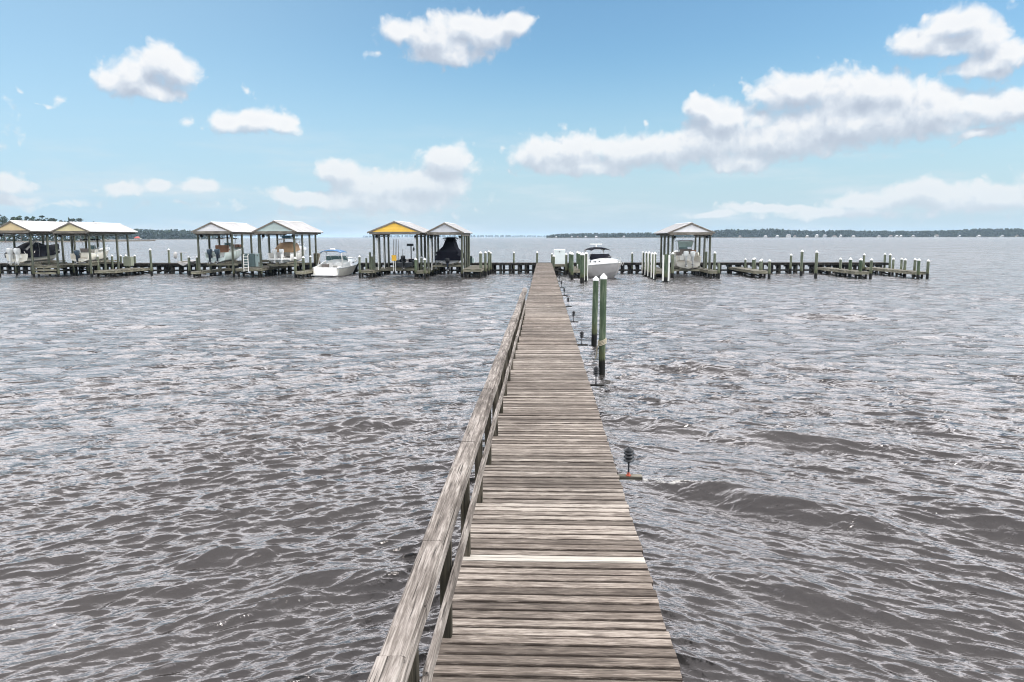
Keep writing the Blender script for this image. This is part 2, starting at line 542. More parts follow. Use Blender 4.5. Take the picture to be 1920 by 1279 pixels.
def mixs(f, a, b):
    nd = wt.n('ShaderNodeMixShader')
    link(wt, f, nd.inputs[0])
    link(wt, a.outputs[0], nd.inputs[1])
    link(wt, b.outputs[0], nd.inputs[2])
    return nd


sh = mixs(wt.math('MULTIPLY', wt.smooth(elr, 0.235, -0.03), 0.90), bg_sky, bg_hor)
bg_thin = wt.n('ShaderNodeBackground', ins={'Color': (0.44, 0.64, 0.80, 1), 'Strength': 1.0})
sh = mixs(thin, sh, bg_thin)
sh = mixs(wt.math('MULTIPLY', veil, 0.85), sh, bg_veil)
sh = mixs(over, sh, bg_over)
sh = mixs(wt.math('MULTIPLY', alpha, 0.97), sh, bg_cloud)
wo = wt.n('ShaderNodeOutputWorld')
link(wt, sh.outputs[0], wo.inputs[0])
world.cycles.sampling_method = 'NONE'

sun_d = bpy.data.lights.new("sun", 'SUN')
sun_d.energy = 1.9
sun_d.angle = R(14)
sun_d.color = (1.0, 0.955, 0.89)
sun = bpy.data.objects.new("sun", sun_d)
C.objects.link(sun)
sd = Vector((math.sin(SUN_AZ) * math.cos(SUN_EL), math.cos(SUN_AZ) * math.cos(SUN_EL), math.sin(SUN_EL)))
sun.rotation_euler = sd.to_track_quat('Z', 'Y').to_euler()
sun.location = sd * 60

HAZE = 0.00008
m = bpy.data.materials.new("haze_air")
m.use_nodes = True
ht = NT(m.node_tree)
for nd in list(m.node_tree.nodes):
    m.node_tree.nodes.remove(nd)
pv = ht.n('ShaderNodeVolumePrincipled')
pv.inputs['Color'].default_value = (0.62, 0.82, 1.0, 1)
pv.inputs['Density'].default_value = HAZE
pv.inputs['Anisotropy'].default_value = 0.2
ho = ht.n('ShaderNodeOutputMaterial')
link(ht, pv.outputs[0], ho.inputs['Volume'])
hz = MB().ext(-15000, 15000, -15000, 15000, -3.2, 40).build('haze', m)
tag(hz, 'thin pale air over the river that fades the far shore', 'haze', kind='stuff')
hz.visible_shadow = True

# ------------------------------------------------------------------ water
H = CAM.z
rng = np.random.default_rng(11)
px_step = 0.50 / (FPX * 1024 / 1920)
s_near = 0.66
s_rows = np.arange(s_near, 0.0012, -px_step)
r_rows = np.concatenate([np.linspace(0.6, H / s_near, 60, endpoint=False), H / s_rows, np.geomspace(H / s_rows[-1] * 1.25, 14000, 12)])
th_f = np.linspace(-R(37.5), R(37.5), 1180)
side = R(37.5) + (R(180) - R(37.5)) * np.linspace(0, 1, 90)[1:] ** 1.6
th = np.concatenate([-side[::-1], th_f, side[:-1]])
nr, nc = len(r_rows), len(th)
Rr, Th = np.meshgrid(r_rows, th, indexing='ij')
X = (CAM.x + Rr * np.sin(Th)).ravel()
Y = (CAM.y + Rr * np.cos(Th)).ravel()
dr = np.gradient(r_rows)
dth = np.gradient(th)
DR = np.repeat(dr[:, None], nc, 1).ravel()
DT = (r_rows[:, None] * dth[None, :]).ravel()
TH = Th.ravel()

NW = 190
lam = np.exp(np.linspace(math.log(0.085), math.log(4.5), NW)) * rng.uniform(0.95, 1.05, NW)
fam = np.arange(NW) % 2
# travel directions: one train runs in from the right, the other from the left of the pier
spread = rng.normal(0, 1, NW) * np.interp(np.log(lam), [math.log(0.12), math.log(4.5)], [0.24, 0.26])
ang = np.where(fam == 0, R(-90) - R(30), R(-90) + R(30)) + spread
kx, ky = np.cos(ang), np.sin(ang)
k = 2 * math.pi / lam
SLOPE = 0.27
band = np.interp(np.log(lam), np.log([0.085, 0.13, 0.24, 0.45, 0.9, 2.0, 3.5, 4.5]), [1.5, 2.4, 2.5, 1.5, 0.95, 0.65, 0.48, 0.4])
amp = SLOPE * math.sqrt(2.0 / NW) * band / k
pha = rng.uniform(0, 2 * math.pi, NW)
wA = 0.5 - 0.49 * np.tanh((X + 0.1) / 0.7)      # left of the pier / right of it
wgt = np.stack([1 - wA, wA])
wgt = np.sqrt(wgt / (wgt ** 2).sum(0))
# patchy gusts
gx = np.zeros_like(X)
for i in range(10):
    l_ = rng.uniform(5, 16)
    a_ = rng.uniform(0, 2 * math.pi)
    gx += np.sin((X * math.cos(a_) + Y * math.sin(a_) * 0.8) * 2 * math.pi / l_ + rng.uniform(0, 6.28))
gust = 1.0 + 0.20 * np.clip(gx / 2.2, -1.6, 1.6)
Z = np.zeros_like(X)
OX = np.zeros_like(X)
OY = np.zeros_like(X)
CH = 40000
sinT, cosT = np.sin(TH), np.cos(TH)
for i0 in range(0, len(X), CH):
    sl = slice(i0, min(i0 + CH, len(X)))
    x, y = X[sl], Y[sl]
    ph = (x[:, None] * kx + y[:, None] * ky) * k + pha
    # long waves drag the short ones a little: breaks up the regularity
    radial = np.abs(sinT[sl][:, None] * kx + cosT[sl][:, None] * ky)
    sp2 = (DR[sl][:, None] * radial) ** 2 + (DT[sl][:, None]) ** 2 * (1 - radial ** 2)
    q = lam / np.sqrt(sp2)
    w = np.clip((q - 1.4) / 1.6, 0, 1)
    w = w * w * (3 - 2 * w) * np.where(fam == 0, wgt[0][sl][:, None], wgt[1][sl][:, None])
    short = lam < 1.2
    w[:, short] *= gust[sl][:, None]
    w *= 1.0 + 1.1 * np.clip((Rr.ravel()[sl][:, None] - 40) / 80, 0, 1) * (lam > 1.3)      # rougher out on the open water
    c_, s_ = np.cos(ph), np.sin(ph)
    Z[sl] = (w * amp * c_).sum(1)
    OX[sl] = -(w * amp * s_ * kx).sum(1)
    OY[sl] = -(w * amp * s_ * ky).sum(1)
# single steeper crests: centre, heading of the crest line, length, height, width
foam = np.zeros_like(X)
CRESTS = [(ground(1400, 938), -36, 2.1, 0.21, 0.34, 0.75), (ground(450, 1045), 30, 0.7, 0.13, 0.22, 0.15), (ground(1850, 975), -33, 1.5, 0.14, 0.34, 0.15),
          (ground(650, 1085), 18, 0.8, 0.10, 0.24, 0.1), (ground(1250, 800), -30, 1.6, 0.15, 0.4, 0.1), (ground(1560, 830), -18, 2.0, 0.15, 0.4, 0.2),
          (ground(1740, 800), -22, 1.5, 0.14, 0.4, 0.1), (ground(430, 890), 24, 1.0, 0.11, 0.3, 0.25), (ground(1480, 1105), -30, 0.8, 0.10, 0.26, 0.1),
          (ground(690, 795), 16, 1.4, 0.12, 0.34, 0.1), (ground(1330, 692), -16, 1.6, 0.16, 0.45, 0.1), (ground(1540, 595), -10, 2.6, 0.2, 0.6, 0.1)]
for c, a_, ln, h_, wd, fo in CRESTS:
    a_ = R(a_)
    ux, uy = math.cos(a_), math.sin(a_)
    s = (X - c.x) * ux + (Y - c.y) * uy
    t = -(X - c.x) * uy + (Y - c.y) * ux + 0.10 * np.sin(s * 2.4) + 0.05 * np.sin(s * 5.3 + 1) + 0.10 * (s / ln) ** 2
    env = np.exp(-(s / ln) ** 2)
    tt = np.where(t < 0, t / wd, t / (wd * 1.8))       # steep on the near side
    Z += h_ * env * (np.exp(-tt ** 2) - 0.35 * np.exp(-((t + wd * 1.5) / (wd * 1.2)) ** 2))
    foam += fo * np.exp(-((s + ln * 0.75) / (0.32 * ln)) ** 2) * np.exp(-((t + 0.06) / (0.4 * wd)) ** 2)
lap = np.clip(Z / 0.16 - 0.55, 0, 1) * 0.35
foam = np.clip(foam + lap, 0, 1)
# flatten where the sheet reaches its centre under the camera
co = np.empty((len(X), 3), dtype=np.float32)
CHOP = 0.70
co[:, 0] = X + CHOP * OX
co[:, 1] = Y + CHOP * OY
co[:, 2] = Z
idx = np.arange(nr * nc).reshape(nr, nc)
a = idx[:-1, :]
b = idx[1:, :]
quads = np.stack([a, np.roll(a, -1, 1), np.roll(b, -1, 1), b], -1).reshape(-1, 4)[:, ::-1]
centre = len(X)
co = np.vstack([co, [[CAM.x, CAM.y, 0]]]).astype(np.float32)
tri = np.stack([np.full(nc, centre), idx[0], np.roll(idx[0], -1)], -1)[:, ::-1]
me = bpy.data.meshes.new("water")
nq, ntri = len(quads), len(tri)
me.vertices.add(len(co))
me.vertices.foreach_set("co", co.ravel())
me.loops.add(nq * 4 + ntri * 3)
me.loops.foreach_set("vertex_index", np.concatenate([quads.ravel(), tri.ravel()]).astype(np.int32))
me.polygons.add(nq + ntri)
me.polygons.foreach_set("loop_start", np.concatenate([np.arange(nq) * 4, nq * 4 + np.arange(ntri) * 3]).astype(np.int32))
me.polygons.foreach_set("use_smooth", np.ones(nq + ntri, dtype=bool))
me.update(calc_edges=True)
at_ = me.attributes.new("foam", 'FLOAT', 'POINT')
at_.data.foreach_set("value", np.concatenate([foam, [0.0]]).astype(np.float32))
water = bpy.data.objects.new("water", me)
C.objects.link(water)
tag(water, 'choppy grey brown river water', 'water', kind='structure')

m, nt, b = new_mat('river_water')
pos = nt.n('ShaderNodeNewGeometry').outputs['Position']
foam_a = nt.n('ShaderNodeAttribute', attribute_name='foam').outputs['Fac']
patch = nt.noise(nt.mapping(pos, (0.10, 0.16, 0)), 1.0, 4, 0.6)
body = nt.ramp(patch, [(0.35, (0.031, 0.0285, 0.0275)), (0.65, (0.052, 0.048, 0.046))])
# froth: small flecks everywhere, lace on the breaking crests
vo1 = nt.n('ShaderNodeTexVoronoi', feature='F1')
link(nt, nt.mapping(pos, (2.6, 3.6, 0)), vo1.inputs['Vector'])
vo1.inputs['Scale'].default_value = 1.0
fleck = nt.smooth(nt.math('ADD', vo1.outputs['Distance'], nt.math('MULTIPLY', nt.noise(pos, 14.0, 3), 0.12)), 0.108, 0.085)
sparse = nt.smooth(nt.noise(nt.mapping(pos, (0.22, 0.30, 0)), 1.0, 3), 0.53, 0.62)
fleck = nt.math('MULTIPLY', fleck, sparse)
lace = nt.smooth(nt.noise(nt.mapping(pos, (7, 11, 7)), 1.0, 6, 0.68), 0.46, 0.60)
lace = nt.math('MULTIPLY', lace, nt.smooth(foam_a, 0.22, 0.65))
fo = nt.math('MAXIMUM', nt.math('MULTIPLY', fleck, 0.85), lace)
col = nt.mix(fo, body, (0.62, 0.61, 0.57))
link(nt, col, b.inputs['Base Color'])
b.inputs['IOR'].default_value = 1.68
b.inputs['Specular IOR Level'].default_value = 0.5
b.inputs['Specular Tint'].default_value = (1.0, 0.955, 0.975, 1)
dist = nt.vmath('LENGTH', pos)
link(nt, nt.math('ADD', nt.math('MULTIPLY', fo, 0.6), nt.math('MULTIPLY_ADD', nt.smooth(dist, 6.0, 45.0), 0.11, 0.09)), b.inputs['Roughness'])
r1 = nt.noise(nt.mapping(pos, (5.5, 8.5, 0)), 1.0, 3, 0.55, 0.4)
r2 = nt.noise(nt.mapping(pos, (15, 22, 0)), 1.0, 3, 0.6, 0.3)
far1 = nt.noise(nt.mapping(pos, (0.9, 1.25, 0)), 1.0, 5, 0.62, 0.3)
hh = nt.math('ADD', nt.math('MULTIPLY', r1, 0.0230), nt.math('MULTIPLY', r2, 0.0058))
dist = nt.vmath('LENGTH', pos)
fw = nt.smooth(dist, 25.0, 110.0)
hh = nt.math('ADD', hh, nt.math('MULTIPLY', nt.math('MULTIPLY', far1, 0.16), fw))
far2 = nt.noise(nt.mapping(pos, (0.36, 0.125, 0)), 1.0, 4, 0.6, 0.5)
hh = nt.math('ADD', hh, nt.math('MULTIPLY', nt.math('MULTIPLY', far2, 1.1), nt.smooth(dist, 30.0, 90.0)))
mid = nt.noise(nt.mapping(pos, (1.5, 1.35, 0)), 1.0, 4, 0.6, 0.4)
hh = nt.math('ADD', hh, nt.math('MULTIPLY', nt.math('MULTIPLY', mid, 0.06), nt.smooth(dist, 9.0, 34.0)))
dash = nt.smooth(nt.noise(nt.mapping(pos, (0.85, 1.5, 0)), 1.0, 3, 0.55, 0.5), 0.50, 0.70)      # short steep wavelets
hh = nt.math('ADD', hh, nt.math('MULTIPLY', nt.math('MULTIPLY', dash, 0.145), nt.smooth(dist, 8.0, 26.0)))
dash2 = nt.smooth(nt.noise(nt.mapping(pos, (0.33, 0.36, 0)), 1.0, 3, 0.55, 0.5), 0.50, 0.70)
hh = nt.math('ADD', hh, nt.math('MULTIPLY', nt.math('MULTIPLY', dash2, 0.55), nt.smooth(dist, 45.0, 100.0)))
far3 = nt.noise(nt.mapping(pos, (0.10, 0.020, 0)), 1.0, 4, 0.6, 0.5)
hh = nt.math('ADD', hh, nt.math('MULTIPLY', nt.math('MULTIPLY', far3, 13.0), nt.smooth(dist, 110.0, 380.0)))
bump(nt, b, hh, 1.0, 1.0)
me.materials.append(m)

# ------------------------------------------------------------------ walkway out to the docks
DECK_Z = 1.245
XL, XR = -0.915, 0.915
END_Y = 94.0
pier = thing('wooden_pier', 'long straight plank walkway of weathered grey boards running out to the cross dock', 'pier', (0, 0, 0))
rb = random.Random(3)
deck, pale = MB(), MB()
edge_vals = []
y = -2.6
PALE_Y = ground(1040, 1044, DECK_Z).y
first = True
n = 0
while y < END_Y - 0.15:
    w = 0.124 + rb.uniform(-0.003, 0.003)
    gap = rb.choice([0.012, 0.015, 0.018, 0.021, 0.025])
    is_pale = abs(y + w / 2 - PALE_Y) < 0.072
    far_edge = 0.012 if y < 40 else 0.03
    x0 = XL + rb.uniform(-far_edge, far_edge)
    x1 = XR + rb.uniform(-far_edge, far_edge)
    zt = DECK_Z + rb.uniform(-0.007, 0.007)
    sk = rb.uniform(-0.003, 0.003)
    t = MB()
    ch = 0.006
    # board with worn rounded edges, its ends a little skewed
    secs = []
    h, b_ = w / 2, 0.036
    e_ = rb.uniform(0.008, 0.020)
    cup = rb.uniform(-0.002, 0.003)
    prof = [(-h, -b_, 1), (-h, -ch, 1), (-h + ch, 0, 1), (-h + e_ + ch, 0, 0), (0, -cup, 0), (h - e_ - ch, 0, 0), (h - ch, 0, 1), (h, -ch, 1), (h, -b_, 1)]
    for (xx, yo) in ((x0, -sk), (x1, sk)):
        yc = y + w / 2 + yo
        secs.append([(xx, yc + py_, zt + pz_) for py_, pz_, _ in prof])
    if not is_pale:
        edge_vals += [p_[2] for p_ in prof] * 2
    (pale if is_pale else deck).loft(secs)
    y += w + gap
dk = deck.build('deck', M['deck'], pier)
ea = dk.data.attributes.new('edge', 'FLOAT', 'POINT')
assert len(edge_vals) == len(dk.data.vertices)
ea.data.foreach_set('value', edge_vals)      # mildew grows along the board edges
tag(pale.build('plank', M['pale'], pier), 'pale new plank among the weathered boards')
for xs in (-0.72, 0.0, 0.72):
    MB().ext(xs - 0.04, xs + 0.04, -2.6, END_Y - 0.2, DECK_Z - 0.28, DECK_Z - 0.042).build('joist', M['darkwood'], pier)
yy = 1.0
while yy < END_Y - 1:
    for xs in (-0.78, 0.78):
        MB().lathe((xs, yy, 0), [(0.115, -1.8), (0.11, DECK_Z - 0.30)], 10).build('piling', M['darkwood'], pier, True)
    MB().beam((-0.9, yy + 0.15, DECK_Z - 0.40), (0.9, yy + 0.15, DECK_Z - 0.40), 0.05, 0.2).build('cross_beam', M['darkwood'], pier)
    yy += 4.2
# diagonal braces and a torn board hang beside the far end
MB().beam((0.85, 86.0, 0.95), (2.2, 88.5, 0.25), 0.06, 0.18).build('brace', M['darkwood'], pier)
MB().beam((0.9, 88.5, 0.35), (1.9, 90.8, 0.85), 0.06, 0.16).build('brace', M['darkwood'], pier)

# ------------------------------------------------------------------ handrail
rail = thing('wooden_railing', 'weathered grey timber handrail along one side of the plank walkway', 'railing', (-0.86, 0, DECK_Z))
RL = (-0.86, 0, DECK_Z)
RAIL_END = 31.9
post_ys = [5.78 + 1.57 * k for k in range(-5, 17)]
for i, py in enumerate(post_ys):
    lean = rb.uniform(-0.012, 0.012)
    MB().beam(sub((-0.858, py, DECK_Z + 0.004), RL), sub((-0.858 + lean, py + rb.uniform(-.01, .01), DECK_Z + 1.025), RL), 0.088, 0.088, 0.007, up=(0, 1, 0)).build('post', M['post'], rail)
# cap boards and the boards below meet over posts; each piece sits a little differently
joints = [-2.6, 2.2, 3.62, 5.1, 7.72, 10.49, 13.63, 16.2, 19.9, 23.0, 26.2, 29.3, RAIL_END]


def wav(yv, a, s):
    return a * math.sin(yv * 0.63 + s) + a * 0.6 * math.sin(yv * 1.7 + 2 * s)


for a_, b_ in zip(joints[:-1], joints[1:]):
    o1, o2 = rb.uniform(-0.014, 0.014), rb.uniform(-0.014, 0.014)
    z1, z2 = rb.uniform(-0.007, 0.009), rb.uniform(-0.007, 0.009)
    q = MB()
    secs = []
    steps = max(3, int((b_ - a_) / 0.35))
    for i in range(steps + 1):
        f = i / steps
        yv = a_ + 0.006 + (b_ - a_ - 0.012) * f
        cx = -0.862 + o1 + (o2 - o1) * f + wav(yv, 0.004, 1.0)
        cz = DECK_Z + 1.046 + z1 + (z2 - z1) * f + wav(yv, 0.003, 2.0)
        hw, hh_, c_ = 0.071 + wav(yv, 0.002, 3), 0.019, 0.007
        tilt = 0.02 * math.sin(yv * 0.4 + 1)
        ring = [(-hw, -hh_), (-hw, hh_ - c_), (-hw + c_, hh_), (hw - c_, hh_), (hw, hh_ - c_), (hw, -hh_)]
        secs.append([sub((cx + x_, yv, cz + z_ + tilt * x_), RL) for x_, z_ in ring])
    q.loft(secs).build('handrail_cap', M['rail'], rail)
joints2 = [-2.6, 1.1, 4.24, 8.95, 12.06, 15.2, 19.9, 23.0, 27.7, RAIL_END - 0.05]
for nm, zc, hh_, s in (('handrail_board', 0.976, 0.048, 0.0), ('lower_rail', 0.525, 0.062, 5.0)):
    for a_, b_ in zip(joints2[:-1], joints2[1:]):
        o1, o2 = rb.uniform(-0.01, 0.012), rb.uniform(-0.01, 0.012)
        z1, z2 = rb.uniform(-0.02, 0.02) * (1 if s else 0.25), rb.uniform(-0.02, 0.02) * (1 if s else 0.25)
        secs = []
        steps = max(3, int((b_ - a_) / 0.4))
        for i in range(steps + 1):
            f = i / steps
            yv = a_ + 0.006 + (b_ - a_ - 0.012) * f
            cx = -0.790 + o1 + (o2 - o1) * f + wav(yv, 0.004, s)
            cz = DECK_Z + zc + z1 + (z2 - z1) * f + wav(yv, 0.006 if s else 0.002, s + 1)
            hw, c_ = 0.019, 0.006
            ring = [(-hw, -hh_ + c_), (-hw, hh_ - c_), (-hw + c_, hh_), (hw - c_, hh_), (hw, hh_ - c_), (hw, -hh_ + c_), (hw - c_, -hh_), (-hw + c_, -hh_)]
            secs.append([sub((cx + x_, yv, cz + z_), RL) for x_, z_ in ring])
        MB().loft(secs).build(nm, M['rail'], rail)

# ------------------------------------------------------------------ small lamps on bracket boards
ordn = ['first', 'second', 'third', 'fourth', 'fifth', 'sixth', 'seventh', 'eighth', 'ninth', 'tenth', 'eleventh', 'twelfth']


def path_light(i, yv, red):
    lab = 'black tiered dock lamp with a rusty red foot, nearest one on the walkway edge' if red else f'black tiered dock lamp on a dark bracket board, {ordn[i]} along the walkway edge'
    L = (XR, yv, DECK_Z - 0.016)
    t = thing('dock_lamp', lab, 'lamp', L, 0, 'lamps along the walkway edge')
    bx = 0.145
    MB().beam((-0.30, 0, -0.045), (0.325, 0, -0.045), 0.145, 0.036, 0.004).build('bracket_board', M['dock'] if red else M['darkwood'], t)
    MB().lathe((bx, 0, 0), [(0.036, -0.027), (0.036, -0.016), (0.018, -0.008), (0.016, 0.02)], 12).build('foot', M['lampred'] if red else M['lamp'], t, True)
    MB().lathe((bx, 0, 0), [(0.012, 0.0), (0.012, 0.17)], 8).build('stem', M['lamp'], t, True)
    head = MB().lathe((bx, 0, 0), [(0.014, 0.155), (0.036, 0.165), (0.040, 0.19), (0.040, 0.33), (0.03, 0.34)], 16).build('lamp_head', M['lamp'], t, True)
    for z in (0.185, 0.235, 0.285):
        MB().lathe((bx, 0, 0), [(0.041, z + 0.034), (0.050, z + 0.030), (0.072, z + 0.004), (0.072, z - 0.002), (0.050, z + 0.018), (0.041, z + 0.02)], 18).build('tier_shade', M['lamp'], head, True)
    MB().lathe((bx, 0, 0), [(0.072, 0.322), (0.073, 0.327), (0.045, 0.352), (0.012, 0.366), (0.010, 0.376), (0.001, 0.378)], 18).build('cap', M['lamp'], head, True)
    return t


for i, (px, py) in enumerate([(1185, 893), (1116, 721), (1084, 646), (1070, 603), (1064, 574), (1058.5, 553.5), (1054, 538.5), (1048.5, 527.5)]):
    path_light(i, ground(px, py, DECK_Z - 0.05).y, i == 0)


# ------------------------------------------------------------------ pilings with caps
def piling(name, label, X, Y, ztop, r, mat, cap=True, group=None, strips=0, loc_z=0.0, zbot=-1.6, lean=(0, 0), cat='piling'):
    t = thing(name, label, cat, (X, Y, loc_z), 0, group)
    sh_ = MB()
    n_ = 12
    secs = []
    for i in range(9):
        f = i / 8
        z = zbot + (ztop - zbot) * f - loc_z
        rr = r * (1.05 - 0.08 * f) * (1 + 0.015 * math.sin(7 * f + X))
        secs.append([(lean[0] * f + rr * math.cos(2 * math.pi * k / n_), lean[1] * f + rr * math.sin(2 * math.pi * k / n_), z) for k in range(n_)])
    sh_.loft(secs).build('shaft', mat, t, True)
    if cap:
        MB().lathe((lean[0], lean[1], ztop - loc_z), [(r * 1.07, -0.07), (r * 1.10, -0.01), (r * 1.08, 0.0), (0.012, r * 1.05), (0.001, r * 1.07)], 14).build('cap', M['capwhite'], t, True)
    for s in range(strips):
        a = R(-90) + (s - (strips - 1) / 2) * R(120 if strips > 1 else 0) + (R(-35) if strips == 1 else 0)
        x_, y_ = (r * 1.12) * math.cos(a), (r * 1.12) * math.sin(a)
        MB().tube([(x_, y_, 0.12 - loc_z), (x_, y_, ztop - 0.06 - loc_z)], r * 0.34, 8).build('bumper_strip', M['pvc'], t, True)
    return t


def pile_px(label, px, ytop, yb=None, Y=None, r=0.13, mat='piledock', group=None, strips=0, cap=True, name='mooring_piling'):
    if yb is not None:
        p = ground(px, yb)
        Y = p.y
        X = p.x
    else:
        X = at(px, (ytop + 510) / 2, Y).x
    zt = at(px, ytop, Y).z
    return piling(name, label, X, Y, zt, r, M[mat], cap, group, strips, lean=(0, 0) if strips else (rb.uniform(-0.05, 0.05), rb.uniform(-0.05, 0.05)))


# the two tall pilings beside the walkway
p_ = ground(1127.5, 703)
big = piling('mooring_piling', 'tall green white capped piling with pale rope wound round it, beside the walkway', p_.x, p_.y, at(1128, 519, p_.y).z, 0.105, M['pilegreen'], True, None, lean=(0.03, 0))
p2_ = ground(1112.5, 648)
piling('mooring_piling', 'tall green white capped piling without rope, farther of the walkway pair', p2_.x, p2_.y, at(1116, 523, p2_.y).z, 0.112, M['pilegreen'], True, None, lean=(0.07, 0))
coil = []
for i in range(64):
    a = 2 * math.pi * i / 16
    coil.append((p_.x + 0.012 + 0.128 * math.cos(a), p_.y + 0.128 * math.sin(a), 0.98 + 0.045 * i / 16 + 0.05 * math.sin(a + 1.0)))
tail = [(p_.x - 0.10, p_.y - 0.10, 1.02), (p_.x - 0.16, p_.y - 0.06, 0.85), (p_.x - 0.15, p_.y + 0.02, 0.68), (p_.x - 0.20, p_.y + 0.05, 0.52)]
rp = MB().tube(coil, 0.017, 6).tube(tail, 0.017, 6).build('mooring_rope', M['rope'], None, True)
tag(rp, 'pale mooring rope coiled round the nearer tall green piling', 'rope')

# ------------------------------------------------------------------ cross dock (the head of the T)
TY0, TY1 = 94.0, 96.4
TX0 = at(-170, 490, TY0).x
TX1 = at(1668, 493, TY0).x
cross = thing('cross_dock', 'long low dark timber dock on many pilings crossing the end of the walkway', 'dock', (0, TY0, 0))
CL = (0, TY0, 0)
d_ = MB()
x = TX0
while x < TX1:
    w = 0.14
    d_.ext(x, x + w - 0.008, rb.uniform(-0.02, 0.02), TY1 - TY0 + rb.uniform(-0.02, 0.02), 1.20, 1.238 + rb.uniform(-.004, .004))
    x += w
d_.build('deck', M['tdeck'], cross)
MB().ext(TX0, TX1, 0.03, 0.09, 0.97, 1.19).build('fascia_beam', M['darkwood'], cross)
MB().ext(TX0, TX1, 2.25, 2.31, 0.97, 1.19).build('fascia_beam', M['darkwood'], cross)
MB().ext(TX0, TX1, 0.24, 0.30, 0.26, 0.46).build('brace_beam', M['darkwood'], cross)
x = TX0 + 0.3
k = 0
while x < TX1:
    b_ = MB().lathe((x + rb.uniform(-.05, .05), 0.45, 0), [(0.17, -1.6), (0.165, 1.18)], 10)
    b_.lathe((x + 0.26 + rb.uniform(-.05, .05), 2.05, 0), [(0.16, -1.6), (0.155, 1.18)], 10)
    b_.ext(x - 0.03, x + 0.03, 0.3, 2.2, 0.72, 0.96)
    if rb.random() < 0.55:
        b_.ext(x - 0.02, x + 0.34, 0.62, 0.70, 0.1, 1.1)
    b_.build('pile_bent', M['darkwood'], cross, True)
    x += 0.92 + rb.uniform(-0.08, 0.22)
    k += 1


# ------------------------------------------------------------------ finger docks
def finger(label, x0, x1, y0, y1, z, legs=3, steps=0, edge=0.24):
    t = thing('finger_dock', label, 'dock', ((x0 + x1) / 2, y0, 0), 0, 'finger docks off the cross dock')
    w, L = x1 - x0, y1 - y0
    d = MB()
    yy = 0.0
    while yy < L - 0.05:
        d.ext(-w / 2 + rb.uniform(-.02, .02), w / 2 + rb.uniform(-.02, .02), yy, min(yy + 0.132, L), z - 0.04, z + rb.uniform(-.005, .005))
        yy += 0.14
    d.build('deck', M['dock'], t)
    for s in (-1, 1):
        MB().ext(s * (w / 2 - 0.05) - 0.03, s * (w / 2 - 0.05) + 0.03, 0.03, L, z - 0.045 - edge, z - 0.045).build('side_beam', M['dockface'], t)
    MB().ext(-w / 2 + 0.02, w / 2 - 0.02, -0.03, 0.025, z - 0.06 - edge, z - 0.045).build('fascia', M['dockface'], t)
    for s in range(steps):
        MB().ext(-w / 2 + 0.1, w / 2 - 0.1, -0.12 - 0.16 * s, -0.05 - 0.12 * s, z - 0.62 - 0.34 * s, z - 0.42 - 0.34 * s).build('step_board', M['dockface'], t)
    for i in range(legs):
        yl = 0.35 + (L - 0.9) * i / max(1, legs - 1)
        for s in (-1, 1):
            MB().lathe((s * (w / 2 - 0.22), yl, 0), [(0.13, -1.6), (0.12, z - 0.06)], 9).build('leg', M['darkwood'], t, True)
        MB().beam((-w / 2 + 0.15, yl + 0.16, z - 0.35), (w / 2 - 0.15, yl + 0.16, max(0.05, z - 0.9)), 0.06, 0.16).build('brace', M['darkwood'], t)
    return t


def XA(px, Y, y=500):
    return at(px, y, Y).x


finger('timber landing with two step boards on its front, between the two sheds with tan gables', XA(64, 86), XA(108, 86), 86.0, TY0 - .02, 1.28, 3, 2)
finger('low timber finger dock with capped pilings beside the straw tan gabled shed', XA(176, 85.5), XA(216, 85.5), 85.5, TY0 - .02, 0.72, 4)
finger('short narrow timber finger dock in front of the small rowing skiff', XA(357, 84.5), XA(373, 84.5), 84.5, TY0 - .02, 0.66, 3)
finger('timber landing with a white ladder, between the white gabled shed and the mint gabled shed', XA(441, 84.6), XA(487, 84.6), 84.6, TY0 - .02, 0.98, 3)
finger('narrow timber finger dock between the mint gabled shed and the blue topped cabin cruiser', XA(553.5, 83.4), XA(571, 83.4), 83.4, TY0 - .02, 0.70, 4)
finger('small timber finger dock beside the yellow gabled shed, on the cabin cruiser side', XA(674, 84.2), XA(699, 84.2), 84.2, TY0 - .02, 0.78, 3)
finger('narrow timber finger dock between the yellow gabled shed and the grey gabled shed', XA(780, 84.0), XA(799, 84.0), 84.0, TY0 - .02, 0.72, 3)
finger('broad pale timber finger dock with tall capped pilings beside the grey gabled shed', XA(868, 83.0), XA(903, 83.0), 83.0, TY0 - .02, 0.98, 3)
finger('short timber finger dock with rows of dark green pilings beside the walkway end', XA(1073, 83.5), XA(1091, 83.5), 83.5, TY0 - .02, 0.84, 3)
finger('timber platform carrying the white dock box beside the walkway end', XA(1038, 91.2), XA(1063, 91.2), 91.0, TY0 - .02, 1.20, 2)
finger('narrow timber finger dock behind the pilings with white strips', XA(1225, 83.5), XA(1258, 83.5), 83.5, TY0 - .02, 0.74, 3)
finger('small timber finger dock beside the lone white gabled shed, on the open water side', XA(1331, 82.6), XA(1350, 82.6), 82.6, TY0 - .02, 0.78, 3)
finger('low timber finger dock with six capped pilings, next after the lone white gabled shed', XA(1412, 83.0), XA(1440, 83.0), 83.0, TY0 - .02, 0.76, 3)
finger('timber finger dock with diagonal braces and capped pilings, next before the tip dock', XA(1604, 82.2), XA(1631, 82.2), 82.2, TY0 - .02, 0.72, 3)
finger('timber finger dock at the far tip of the cross dock over open water', XA(1712, 81.8), XA(1737, 81.8), 81.8, TY0 - .02, 0.72, 4)

